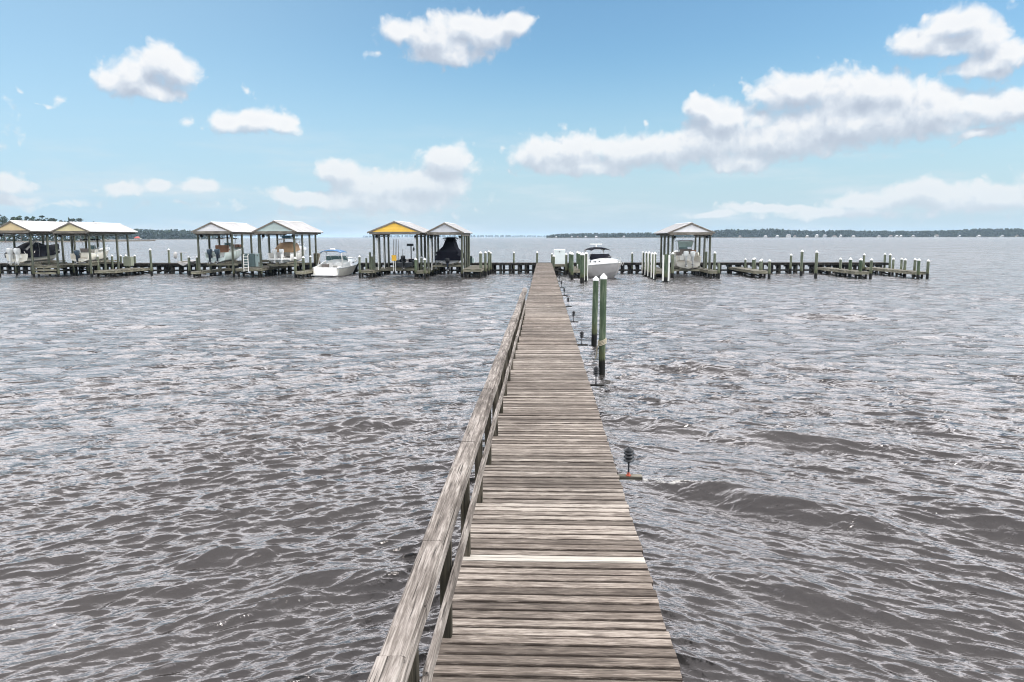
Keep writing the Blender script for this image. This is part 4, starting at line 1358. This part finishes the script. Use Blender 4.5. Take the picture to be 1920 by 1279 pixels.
# white boat with two dark outboards
t = boat('motor_boat', 'white open boat with two blue grey outboards and a rust brown seat', 403.5, 480, 87.4, 1.5)
L_, B_, fs, fb = 8.3, 2.6, 1.15, 1.75
hb = hull(L_, B_, fs, fb).build('hull', M['gelmint'], t, True)
hb.rotation_euler = (R(1.5), 0, 0)
o = sheer_tube(L_, B_, fs, fb).build('rub_rail', M['gel'], t, True)
o.rotation_euler = (R(1.5), 0, 0)
for x_ in (-0.44, 0.44):
    outboard(t, x_, 0.0, 1.62, 1.08, M['motor'], M['motordark'])
console(t, 3.6, 0.75, 1.05, 1.05, 'gel', 'rust')
MB().ext(-0.75, 0.75, 1.9, 2.15, 1.15, 2.0).build('leaning_post', M['rust'], t)
MB().ext(-0.6, 0.6, 5.6, 6.6, 1.75, 2.05).build('bow_cushion', M['rust'], t)
ttop(t, 3.4, 0.8, 2.75, 1.9, 1.7, 'canvasblack', 'alu')
for x_, y_ in ((-1.05, 1.0), (-0.6, 0.5), (0.4, 0.5), (1.0, 1.2)):
    MB().tube([(x_, y_, 1.2), (x_ * 1.02, y_ - 0.2, 2.75)], [0.018, 0.008], 5).build('fishing_rod', M['black'], t)

# white boat under a tan canvas
t = boat('motor_boat', 'white boat with a tan canvas enclosure and two white outboards', 524, 480, 87.4, 1.42)
L_, B_, fs, fb = 9.0, 2.9, 1.15, 1.85
hull(L_, B_, fs, fb).build('hull', M['gel'], t, True)
sheer_tube(L_, B_, fs, fb).build('rub_rail', M['gelgrey'], t, True)
for x_ in (-0.40, 0.40):
    outboard(t, x_, 0.0, 1.68, 1.0, M['motorwhite'], M['motorwhite'])
MB().ext(-1.25, 1.25, -0.55, -0.02, 0.45, 0.52).build('swim_platform', M['gel'], t)
secs = []
for yv, w, z0, z1 in ((1.5, 1.34, 1.25, 1.45), (1.9, 1.30, 1.28, 1.95), (2.6, 1.12, 1.3, 2.32), (3.6, 1.05, 1.4, 2.40), (4.4, 1.0, 1.5, 2.3)):
    secs.append([(-w, yv, z0), (-w * .93, yv, (z0 + z1) / 2), (-w * .72, yv, z1 - .03), (0, yv, z1 + .04), (w * .72, yv, z1 - .03), (w * .93, yv, (z0 + z1) / 2), (w, yv, z0)])
MB().loft(secs).build('canvas', M['canvastan'], t, True)
console(t, 4.4, 0.8, 1.2, 1.1)
ttop(t, 3.9, 1.2, 2.72, 2.2, 2.2, 'gel', 'alu')
MB().tube([(0.9, 5.8, 1.75), (0.5, 7.9, 2.15), (0, 8.8, 2.25), (-0.5, 7.9, 2.15), (-0.9, 5.8, 1.75)], 0.02, 6).build('bow_rail', M['alu'], t, True)
p_o = t.location
o = MB().loft([[(-0.5, 0, 0), (0.5, 0, 0), (0.5, .5, 0), (-0.5, .5, 0)], [(-0.48, .02, .3), (0.48, .02, .3), (.48, .48, .3), (-.48, .48, .3)]]).build('blue_case', simple('blue_plastic', (0.12, 0.32, 0.46), 0.5), None)
o.location = (p_o.x - 0.35, p_o.y + 3.6, p_o.z + 2.88)
tag(o, 'blue case lying on the hard top of the tan canvas boat', 'case')

# low black fishing boat under the yellow gable
t = boat('bass_boat', 'low black fishing boat with a folded trolling motor and a tall pole anchor mast', 757, 490, 87.0, 0.92)
L_, B_, fs, fb = 5.6, 2.3, 0.78, 0.92
hull(L_, B_, fs, fb, floor=0.2, deck_from=0.55).build('hull', M['black'], t, True)
sheer_tube(L_, B_, fs, fb).build('rub_rail', M['black'], t, True)
outboard(t, 0.0, 0.0, 1.42, 1.0, M['black'], M['black'])
MB().ext(-0.8, -0.2, 2.0, 2.5, 0.55, 0.95).build('seat', M['canvasblack'], t)
MB().ext(0.2, 0.8, 2.0, 2.5, 0.55, 0.95).build('seat', M['canvasblack'], t)
MB().tube([(0.72, 0.8, 0.6), (0.72, 0.8, 2.45)], 0.06, 8).build('mast', M['black'], t, True)
MB().ext(0.25, 1.0, 0.7, 0.9, 2.45, 2.72).build('mast_head', M['black'], t)
MB().tube([(-0.2, 0.55, 0.6), (-0.2, 0.55, 2.1)], 0.03, 6).build('pole', M['steel'], t, True)
MB().blob((1.02, 0.8, 2.1), (0.1, 0.1, 0.22)).build('lamp', M['black'], t, True)

# boat under a black cover with a hard top
t = boat('motor_boat', 'boat wrapped in a peaked black cover beneath a curved dark hard top', 839.5, 485, 87.2, 1.3)
L_, B_, fs, fb = 7.2, 2.75, 0.85, 1.3
hull(L_, B_, fs, fb, closed=True).build('hull', M['gelgrey'], t, True)
secs = []
for f, top, nar in ((0.0, .62, .9), (0.07, .82, .75), (0.16, 1.15, .5), (0.25, 1.75, .36), (0.36, 2.05, .36), (0.5, 2.05, .36), (0.62, 1.6, .4), (0.75, .9, .6), (0.95, .35, .8)):
    yv = -0.25 + f * (L_ - 0.1)
    w = (B_ / 2 + 0.07) * (1 - max(0, (f - .5) / .5) ** 2.2 * 0.9)
    z = fs + (fb - fs) * max(f, 0) ** 1.7
    fold = 0.05 * math.sin(17 * f)
    secs.append([(-w, yv, z - .38), (-w, yv, z + .10), (-w * (.5 + nar * .32), yv, z + top * .40 + fold), (-w * nar * 1.05, yv, z + top * .74), (-w * nar * .9, yv, z + top), (w * nar * .9, yv, z + top), (w * nar * 1.0, yv, z + top * .74), (w * (.48 + nar * .3), yv, z + top * .40 - fold), (w, yv, z + .14), (w, yv, z - .38)])
MB().loft(secs).build('cover', M['canvasblack'], t, False)
ttop(t, 3.0, 2.2, 2.92, 1.62, 1.9, 'canvasblack', 'black')
for x_ in (-0.1, 0.5):
    MB().tube([(x_, 2.6, 2.95), (x_, 2.6, 3.5)], [0.015, 0.007], 5).build('antenna', M['black'], t)
outboard(t, 0.0, 0.05, 0.75, 0.95, M['black'], M['motordark'])
MB().beam((-1.0, -0.05, 0.45), (-0.3, -0.5, 0.25), 0.08, 0.05).build('swim_step', M['alu'], t)

# white boat with a mint curtain in the lone shed
t = boat('motor_boat', 'white open boat with two white outboards and a mint curtain under its top', 1291, 485, 86.9, 0.82)
L_, B_, fs, fb = 7.8, 3.0, 1.35, 1.9
hull(L_, B_, fs, fb, floor=0.65).build('hull', simple('grey_cream_gelcoat', (0.50, 0.48, 0.42), 0.3), t, True)
sheer_tube(L_, B_, fs, fb).build('rub_rail', M['gelgrey'], t, True)
for x_ in (-0.37, 0.37):
    outboard(t, x_, 0.0, 1.98, 1.12, M['motorwhite'], M['alu'])
console(t, 3.2, 0.9, 1.15, 1.15)
ttop(t, 2.9, 1.0, 3.02, 1.95, 1.9, 'gelgrey', 'alu', 'canvasmint')
MB().tube([(-1.35, 0.4, 1.4), (-1.35, 0.4, 1.75), (-1.0, 0.4, 1.75)], 0.02, 6).build('rod_holder', M['alu'], t, True)
for x_ in (-0.15, 0.8):
    MB().tube([(x_, 2.6, 3.1), (x_, 2.5, 4.0)], [0.014, 0.006], 5).build('antenna', M['pvc'], t)
MB().ext(-1.2, -0.6, 0.9, 1.4, 1.45, 1.85).build('cushion', M['greyvinyl'], t)
MB().ext(0.55, 1.1, 1.5, 2.0, 1.55, 2.05).build('cushion', M['rust'], t)
MB().blob((1.28, 1.6, 1.55), (0.16, 0.5, 0.26)).build('fender', M['gelcream'], t, True)


# ------------------------------------------------------------------ moored cabin cruisers
def cruiser(t, L, B, fs, fb, hullmat, top, covered):
    hull(L, B, fs, fb, floor=0.62, deck_from=0.50, full=0.50, pw=2.6).build('hull', hullmat, t, True)
    # upper white moulding: gunwale band and raised foredeck
    secs = []
    n = 14
    for i in range(n + 1):
        f = 0.40 + 0.595 * i / n
        b = B / 2 * (1 - max(0, (f - .50) / .50) ** 2.6)
        b = max(b, 0.03)
        z = fs + (fb - fs) * f ** 1.7
        h = 0.62 * (1 - ((f - 0.42) / 0.58) ** 2) * min(1, (f - 0.385) / 0.05)
        yv = f * L
        secs.append([(-b - .015, yv, z - .06), (-b * .97, yv, z + .07), (-b * .80, yv, z + .10 + h * .75), (-b * .35, yv, z + .12 + h), (b * .35, yv, z + .12 + h), (b * .80, yv, z + .10 + h * .75), (b * .97, yv, z + .07), (b + .015, yv, z - .06)])
    MB().loft(secs).build('foredeck', M['gel'], t, True)
    side = []
    for s in (-1, 1):
        q = MB()
        ring = []
        for i in range(9):
            f = 0.0 + 0.42 * i / 8
            b = B / 2 * (0.94 + 0.06 * min(1, f / 0.3))
            z = fs + (fb - fs) * f ** 1.7
            top_ = 0.10 + 0.52 * (f / 0.42) ** 1.3
            ring.append([(s * (b + .01), f * L, z - .1), (s * (b + .01), f * L, z + .04), (s * (b - .07), f * L, z + top_), (s * (b - .16), f * L, z + top_), (s * (b - .17), f * L, z - .3)])
        q.loft(ring).build('coaming', M['gel'], t, True)
    sheer_tube(L, B, fs, fb, full=.5, pw=2.6, r=0.035, off=0.015).build('rub_rail', M['gelgrey'] if hullmat == M['gel'] else M['gel'], t, True)
    # swim platform and rounded transom
    q = MB()
    q.loft([[(x, -0.75 + 0.18 * (abs(x) / (B / 2)) ** 3, z) for x in [-B / 2 * .93 + B * .93 * k / 10 for k in range(11)]] + [(B / 2 * .93, 0.15, z), (-B / 2 * .93, 0.15, z)] for z in (0.42, 0.58)])
    q.build('swim_platform', M['gel'], t, False)
    MB().loft([[(x, 0.02 - 0.10 * (1 - (x / (B / 2)) ** 2) + (z - .55) * .28, z) for x in [-B / 2 * .93 + B * .93 * k / 10 for k in range(11)]] + [(B / 2 * .93, 0.42, z), (-B / 2 * .93, 0.42, z)] for z in (0.55, 0.85, fs + .06)]).build('transom', M['gel'], t, True)
    # windscreen on the foredeck's after edge
    q, fr = MB(), MB()
    n = 8
    zb = fs + (fb - fs) * .45 ** 1.7 + 0.66
    lo, hi = [], []
    for i in range(n + 1):
        a = math.pi * i / n
        lo.append((math.cos(a) * (B / 2 - .22), L * .40 + math.sin(a) * 1.05, zb - .05 + .02 * math.sin(a)))
        hi.append((math.cos(a) * (B / 2 - .36), L * .37 + math.sin(a) * .62, zb + .50))
    q.loft([lo, hi], close=False, caps=False)
    g_ = q.build('windscreen', M['glass'], t, False)
    sl_ = g_.modifiers.new('thick', 'SOLIDIFY')
    sl_.thickness = 0.012
    fr.tube(hi, 0.025, 6)
    for i in (0, 2, 4, 6, 8):
        fr.tube([lo[i], hi[i]], 0.022, 6)
    fr.build('screen_frame', M['alu'] if not covered else M['black'], t, True)
    # arch and canvas top
    ya = L * .20
    zt = zb + 1.05
    q = MB()
    for s in (0, 1):
        pts = [(-B / 2 + .10, ya - .45, fs + .12), (-B / 2 + .22, ya - .1, zb + .1), (-B / 2 + .36, ya + .1, zt - .12), (-B / 2 + .62, ya + .16, zt), (B / 2 - .62, ya + .16, zt), (B / 2 - .36, ya + .1, zt - .12), (B / 2 - .22, ya - .1, zb + .1), (B / 2 - .10, ya - .45, fs + .12)]
    q.tube(pts, 0.075, 8)
    q.build('arch', M['gel'], t, True)
    secs = []
    for f in range(7):
        yv = ya - .25 + 2.0 * f / 6
        w = B / 2 - .30
        bow = 0.10 * math.sin(math.pi * f / 6)
        ring_t = []
        for k in range(9):
            u = -1 + 2 * k / 8
            ring_t.append((u * w, yv, zt + .10 + bow - .24 * abs(u) ** 3.2))
        secs.append(ring_t + [(x, y_, z - .05) for x, y_, z in ring_t[::-1]])
    MB().loft(secs).build('canvas_top', M[top], t, True)
    q = MB()
    for s in (-1, 1):
        q.tube([(s * (B / 2 - .33), ya + 1.7, zt - .1), (s * (B / 2 - .25), L * .40, zb + .1)], 0.02, 6)
    q.build('top_strut', M['alu'], t, True)
    # cockpit seats
    MB().ext(-B / 2 + .35, B / 2 - .35, .5, 1.0, fs - .6, fs - .12).build('bench_seat', M['gel'], t)
    for x_ in (-.55, .6):
        MB().loft([[(x_ - .28, L * .30, fs - .55), (x_ + .28, L * .30, fs - .55), (x_ + .28, L * .30 + .5, fs - .55), (x_ - .28, L * .30 + .5, fs - .55)], [(x_ - .28, L * .30 - .05, fs + .55), (x_ + .28, L * .30 - .05, fs + .55), (x_ + .26, L * .30 + .12, fs + .55), (x_ - .26, L * .30 + .12, fs + .55)]]).build('helm_seat', M['gel'] if not covered else M['black'], t)
    # bow rail
    q = MB()
    for s in (-1, 1):
        pts = []
        for i in range(9):
            f = .58 + .41 * i / 8
            b = B / 2 * (1 - max(0, (f - .50) / .50) ** 2.6) * .93
            pts.append((s * b, f * L, fs + (fb - fs) * f ** 1.7 + .10 + .42 * min(1, (f - .58) / .12)))
        q.tube(pts, .016, 6)
        for i in (2, 4, 6, 8):
            x_, y_, z_ = pts[i]
            q.tube([(x_, y_, z_), (x_, y_, z_ - .45)], .013, 5)
    q.build('bow_rail', M['alu'], t, True)
    # portlights along the cabin side
    for s in (-1, 1):
        for f in (.56, .60, .70):
            b = B / 2 * (1 - max(0, (f - .50) / .50) ** 2.6)
            z = fs + (fb - fs) * f ** 1.7
            MB().blob((s * b * .90, f * L, z + .30), (0.04, .15, .08), 10, 6, 1.0).build('portlight', M['black'], t, True)
    return zb, zt


p = ground(606, 519.5)
t = thing('cabin_cruiser', 'white cabin cruiser with a blue canvas top beside the mint gabled shed', 'motor yacht', (p.x + 0.05, p.y + 0.75, -0.32), R(-7))
zb, zt = cruiser(t, 8.8, 3.15, 1.28, 1.75, M['gelcream'], 'canvasblue', False)
MB().loft([[(-.28, 2.1, zt + .20), (.28, 2.1, zt + .20), (.28, 2.5, zt + .20), (-.28, 2.5, zt + .20)], [(-.2, 2.15, zt + .34), (.2, 2.15, zt + .34), (.2, 2.45, zt + .34), (-.2, 2.45, zt + .34)]]).build('radar_dome', M['gel'], t)
MB().ext(-1.2, 1.2, -.76, -.70, .44, .50).build('platform_trim', M['gelgrey'], t)
MB().ext(-1.0, -.35, 1.35, 1.95, .7, 1.65).build('wet_bar', M['greyvinyl'], t)

# the second cruiser lies bow out, turned a little away from the walkway
bow = at(1161, 500, 81.5)
ang_ = R(180 + 22)
Lc = 7.6
dirv = Vector((-math.sin(ang_), math.cos(ang_), 0))
st_ = Vector((bow.x, 81.5, 0)) - dirv * Lc
t = thing('cabin_cruiser', 'grey hulled white cabin cruiser with a black canvas top and a white radar bar', 'motor yacht', (st_.x, st_.y, -0.35), ang_)
zb, zt = cruiser(t, Lc, 2.9, 1.55, 2.05, M['gelgrey'], 'canvasblack', True)
# black canvas buttoned over the windscreen
secs = []
for zz, k, yo in ((zb - .10, 1.05, .10), (zb + .25, .99, -.08), (zb + .52, .90, -.28)):
    secs.append([(math.cos(math.pi * i / 10) * (2.9 / 2 - .22) * k, Lc * .40 + yo * .9 + math.sin(math.pi * i / 10) * (1.12 * k - (.25 if zz > zb + .4 else 0)), zz) for i in range(11)])
MB().loft(secs, close=False, caps=False).build('screen_cover', M['canvasblack'], t, True).modifiers.new('thick', 'SOLIDIFY').thickness = 0.02
MB().tube([(0, 2.0, zt + .1), (0, 2.0, zt + .45)], .10, 8).build('radar_post', M['gel'], t, True)
MB().ext(-.72, .72, 1.92, 2.08, zt + .46, zt + .58).build('radar_bar', M['gel'], t)
q = MB()
q.tube([(0, 7.0, 2.25), (0, 8.15, 2.2)], .05, 6)
q.tube([(-.18, 8.2, 2.1), (0, 8.35, 1.75), (.18, 8.2, 2.1)], .04, 6)
q.build('anchor', M['steel'], t, True)
MB().blob((0, 5.6, 2.62), (.30, .22, .03), 12, 6, 1.0).build('deck_hatch', M['black'], t, True)

# small skiff on a low cradle with a tube frame
p = at(357, 484, 92.2)
t = thing('skiff', 'small grey skiff with a bare tube frame on the dock, away from the sheds', 'boat', (p.x - 0.1, 90.4, 1.05), 0)
hull(3.6, 1.45, 0.5, 0.62, floor=.28).build('hull', M['gelgrey'], t, True)
q = MB()
for x_ in (-.95, .35):
    q.tube([(x_, .6, .5), (x_, .6, 1.55)], .028, 6)
q.tube([(-.95, .6, 1.5), (-.3, .6, 1.62), (.35, .6, 1.5)], .028, 6)
q.tube([(.35, .6, 1.0), (.35, 2.6, 1.0)], .022, 6)
q.build('tube_frame', M['alu'], t, True)
MB().blob((-1.25, .8, 1.25), (.22, .22, .42), 12, 8, 0.9).build('fender', M['gelgrey'], t, True)
MB().ext(-.6, .6, .9, 1.2, .45, .52).build('thwart', M['dock'], t)

# ------------------------------------------------------------------ far shores
def foliage(name, a, b_):
    m, nt, b = new_mat(name)
    geo = nt.n('ShaderNodeNewGeometry')
    r_ = geo.outputs['Random Per Island']
    n_ = nt.noise(geo.outputs['Position'], 0.06, 3)
    k_ = nt.math('ADD', nt.math('MULTIPLY', r_, 0.55), nt.math('MULTIPLY', n_, 0.5))
    link(nt, nt.ramp(k_, [(0.15, tuple(c * 0.7 for c in a)), (0.5, a), (0.9, b_)]), b.inputs['Base Color'])
    b.inputs['Roughness'].default_value = 0.9
    b.inputs['Specular IOR Level'].default_value = 0.1
    return m


M['leaf'] = foliage('pine_foliage', (0.020, 0.036, 0.019), (0.060, 0.080, 0.038))
M['bark'] = simple('pine_bark', (0.10, 0.075, 0.055), 0.9)
M['shore'] = simple('shore_earth', (0.13, 0.11, 0.08), 0.9, scale=0.05)
rf = random.Random(21)


def leaf_quad(mb, c, s):
    a, e = rf.uniform(0, 6.28), rf.uniform(-0.9, 0.9)
    u = Vector((math.cos(a), math.sin(a), 0.25 * rf.uniform(-1, 1))) * s
    v = Vector((-math.sin(a) * math.sin(e), math.cos(a) * math.sin(e), math.cos(e))) * s * rf.uniform(.5, .9)
    c = Vector(c)
    k = [1 + rf.uniform(-.3, .3) for _ in range(4)]
    mb.add([c - u * k[0] - v * .3, c - v * k[1], c + u * k[2] + v * .2, c + v * k[3]], [(0, 1, 2, 3)])


def wood(name, label, D, prof, px0, px1, step_m, rows, leaf, per, group=None):
    """far wood: rows of tree crowns whose tops follow prof (px, y)"""
    mb = MB()
    x = at(px0, 444, D).x
    x1 = at(px1, 444, D).x
    while x < x1:
        for r_ in range(rows):
            yy = D + r_ * 14 + rf.uniform(0, 10)
            xx = x + rf.uniform(-.5, .5) * step_m
            # bearing of this tree decides the height of the wood there
            px = px0 + (px1 - px0) * (xx - at(px0, 444, D).x) / (x1 - at(px0, 444, D).x)
            y_top = np.interp(px, [p[0] for p in prof], [p[1] for p in prof])
            h = max(3.0, at(px, y_top, D).z) * rf.uniform(.80, 1.06)
            w = h * rf.uniform(.20, .32)
            for _ in range(per):
                f = rf.random()
                z = h * f
                sp = w * (1.05 - .75 * max(0, f - .45) / .55)
                leaf_quad(mb, (xx + rf.gauss(0, .55) * sp, yy + rf.gauss(0, .5) * sp, max(.4, z)), leaf * rf.uniform(.6, 1.3) * (h / 22))
        x += step_m * rf.uniform(.8, 1.2)
    o = mb.build(name, M['leaf'])
    return tag(o, label, 'woodland', group, 'stuff')


DR_ = 2300
PR = [(1020, 442), (1032, 440.5), (1050, 438.6), (1100, 437.4), (1230, 436.6), (1330, 433.8), (1360, 432.3), (1385, 430.5), (1420, 431.6), (1440, 430.2), (1470, 429.8), (1490, 432), (1560, 432.6), (1600, 431.8), (1640, 433.2), (1770, 433.2), (1800, 431.4), (1850, 429.8), (1920, 429.2), (2300, 428.5)]
wood('far_woodland', 'long dark green wooded shore beyond the docks on the open side', DR_, PR, 1026, 2200, 4.4, 3, 3.2, 34)
wood('distant_woodland', 'thin blue line of woods on the farthest shore behind the walkway end', 8200, [(640, 443), (690, 441.7), (760, 441.3), (840, 440.8), (950, 441.2), (1040, 441.6)], 684, 1042, 26, 2, 9, 16)
wood('point_woodland', 'wooded point between the tan and white gabled sheds', 1700, [(235, 430.5), (252, 429.4), (262, 430.5), (290, 431.5), (330, 431), (352, 432.2), (364, 434.2), (380, 437), (400, 440)], 150, 400, 3.6, 4, 2.4, 30)
wood('near_woodland', 'tall dark wood behind the tan gabled sheds', 800, [(-250, 404), (-60, 405), (0, 405.5), (30, 407), (60, 408.5), (100, 409.5), (120, 412.5), (140, 415), (170, 420)], -230, 165, 4.2, 3, 1.5, 34)
SH = MB()
for D, a, b_ in ((DR_ - 12, 1026, 2200), (8200 - 20, 684, 1042), (1700 - 10, 150, 400), (800 - 10, -230, 165)):
    x0, x1 = at(a, 444, D).x, at(b_, 444, D).x
    n_ = 60
    top = [(x0 + (x1 - x0) * i / n_, D + 4 * math.sin(i * 1.3) + 3 * math.sin(i * .4), 0.9) for i in range(n_ + 1)]
    low = [(x, y - 6, -1.0) for x, y, z in top]
    back = [(x, D + 140, 1.6) for x, y, z in top]
    bot = [(x, D + 140, -1.0) for x, y, z in top]
    SH.loft([[low[i], top[i], back[i], bot[i]] for i in range(n_ + 1)])
o = SH.build('far_shore', M['shore'])
tag(o, 'low earth banks of the far shores', 'shore', kind='structure')

# tall pines that stand out of the wood behind the tan gabled sheds
PN = 'pines above the tan gabled sheds'
for i, (px, yt, cw, ch_, lab) in enumerate([
    (6, 404.8, 9, 6, 'bushy dark pine, farthest from the walkway, above the orange tan gable'), (50, 405.3, 4.5, 3.2, 'pine with a small round crown just past the orange tan gable'),
    (36, 407.4, 5, 3.4, 'low spreading pine beside the orange tan gable ridge'), (78, 403.9, 5, 2.2, 'tallest thin pine with a flat umbrella crown'),
    (98, 408.6, 6, 3.4, 'broad low pine midway between the two tan gables'), (132.5, 410.2, 4.6, 2.8, 'pine with a flat crown above the straw tan gable ridge'),
    (148.5, 408.3, 7.2, 4.2, 'isolated pine with a wide dome crown, nearest the open sky')]):
    D = 770
    top = at(px, yt, D)
    m_ = D / FPX
    t = thing('pine_tree', lab, 'tree', (top.x, D, 0), 0, None)
    H_ = top.z
    MB().tube([(0, 0, -.5), (0.2, 0, H_ * .5), (-.1, 0, H_ * .96)], [.38, .27, .10], 7).build('trunk', M['bark'], t, True)
    cr = MB()
    for c in range(5):
        ox, oz = rf.uniform(-.55, .55) * cw * m_, rf.uniform(-.4, .1) * ch_ * m_
        cr.tube([(0, 0, H_ * .86 - 1), (ox, rf.uniform(-1, 1), H_ - ch_ * m_ * .5 + oz)], [.1, .04], 5)
    for _ in range(420):
        u = Vector((rf.gauss(0, 1), rf.gauss(0, 1), rf.gauss(0, 1))).normalized() * rf.random() ** .4
        leaf_quad(cr, (u.x * cw * m_ * .95, u.y * cw * m_ * .9, H_ - ch_ * m_ * (1.0 - .95 * u.z * .95)), .32 * rf.uniform(.7, 1.5))
    cr.build('crown', M['leaf'], t)

# houses and boat houses along the far shore
G5 = 'houses on the far wooded shore'
wallc = [simple('house_white', (0.50, 0.49, 0.46), 0.7), simple('house_cream', (0.40, 0.37, 0.30), 0.7), simple('house_grey', (0.42, 0.43, 0.44), 0.7)]
roofc = [simple('house_roof_grey', (0.30, 0.30, 0.31), 0.8), simple('house_roof_brown', (0.18, 0.14, 0.12), 0.8), simple('house_roof_pale', (0.48, 0.48, 0.48), 0.6)]
M['pane'] = simple('dark_window', (0.03, 0.035, 0.045), 0.2)
HS = [(1043, 4, 4), (1072, 5, 4), (1083, 4, 4), (1098, 5, 4), (1118, 6, 4.5), (1170, 6, 5), (1388, 6, 5), (1436, 8, 5), (1458, 7, 6), (1479, 12, 9), (1491, 6, 5), (1514, 6, 6), (1532, 7, 9), (1547, 8, 8), (1565, 11, 4), (1577, 5, 7),
      (1601, 8, 4), (1649, 7, 4), (1671, 9, 4.5), (1682, 7, 5), (1690, 6, 4.5), (1713, 8, 4.5), (1757, 8, 7), (1800, 5, 5), (1836, 8, 5), (1880, 7, 4.5), (1908, 5, 5)]
ORD = ordn + ['thirteenth', 'fourteenth', 'fifteenth', 'sixteenth', 'seventeenth', 'eighteenth', 'nineteenth', 'twentieth'] + ['twenty ' + w for w in ordn[:9]]
tones = ['white', 'cream', 'grey']
for i, (px, wpx, hm) in enumerate(HS):
    D = DR_ - 26 + rf.uniform(-8, 2)
    x = at(px, 444, D).x
    w = wpx * D / FPX * 0.62
    hm *= 0.72
    c_ = [0, 1, 0, 2, 0][i % 5]
    q_ = [2, 0, 1, 2][i % 4]
    lab = f'tiny {tones[c_]} house on the far wooded shore, {ORD[i]} from the walkway'
    t = thing('shore_house', lab, 'house', (x, D, 0), 0, G5)
    d_ = 9.0
    MB().ext(-w / 2, w / 2, 0, d_, -.5, hm).build('wall', wallc[c_], t)
    MB().prism([(-w / 2 - .6, -.6, hm), (w / 2 + .6, -.6, hm), (w / 2 - w * .12, d_ / 2, hm + 2.8), (-w / 2 + w * .12, d_ / 2, hm + 2.8)], (0, 0.01, 0.25)).add([], []).build('roof', roofc[q_], t)
    for s in (-.28, .05, .30):
        MB().ext(s * w - .7, s * w + .7, -.08, -.01, 1.0, min(hm - .5, 2.8)).build('window', M['pane'], t)

# red roofed boat house off the wooded point
p = at(256, 443, 1500)
t = thing('boat_house', 'distant boat house with a bright red roof on the water beyond the straw tan gable', 'boat house', (p.x, 1500, 0))
w = 12.5
MB().prism([(-w / 2, 0, 3.2), (w / 2, 0, 3.2), (w / 2 - 3.5, 4, 6.4), (-w / 2 + 3.5, 4, 6.4)], (0, 0.3, 0.02)).build('roof', simple('red_roof', (0.55, 0.09, 0.06), 0.6), t)
MB().ext(-w / 2 + .8, w / 2 - .8, 1, 8, .9, 3.1).build('wall', wallc[1], t)
for x_ in (-5.5, -2, 2, 5.5):
    MB().ext(x_ - .2, x_ + .2, .2, .6, -1, 3.2).build('post', M['darkwood'], t)
p = at(270, 443, 1480)
t = thing('far_jetty', 'distant low dark jetty beside the red roofed boat house', 'jetty', (p.x, 1480, 0))
MB().ext(-12, 12, 0, 3, 1.0, 1.6).build('deck', M['darkwood'], t)
for k in range(9):
    MB().ext(-11.5 + k * 2.8, -11.1 + k * 2.8, 0.3, .7, -1, 2.6 if k % 3 == 0 else 1.0).build('pile', M['darkwood'], t)

# ------------------------------------------------------------------ picture
scene.render.engine = 'CYCLES'
scene.view_settings.view_transform = 'Standard'
scene.view_settings.look = 'None'
scene.view_settings.gamma = 1.0
scene.view_settings.exposure = 0.17
scene.cycles.use_denoising = True
scene.cycles.denoiser = 'OPENIMAGEDENOISE'
scene.cycles.denoising_input_passes = 'RGB_ALBEDO_NORMAL'
scene.cycles.denoising_prefilter = 'ACCURATE'
scene.cycles.max_bounces = 6
scene.cycles.volume_bounces = 2
scene.cycles.sample_clamp_indirect = 4.0
scene.cycles.use_adaptive_sampling = False
scene.cycles.pixel_filter_type = 'BLACKMAN_HARRIS'
scene.cycles.filter_width = 1.1
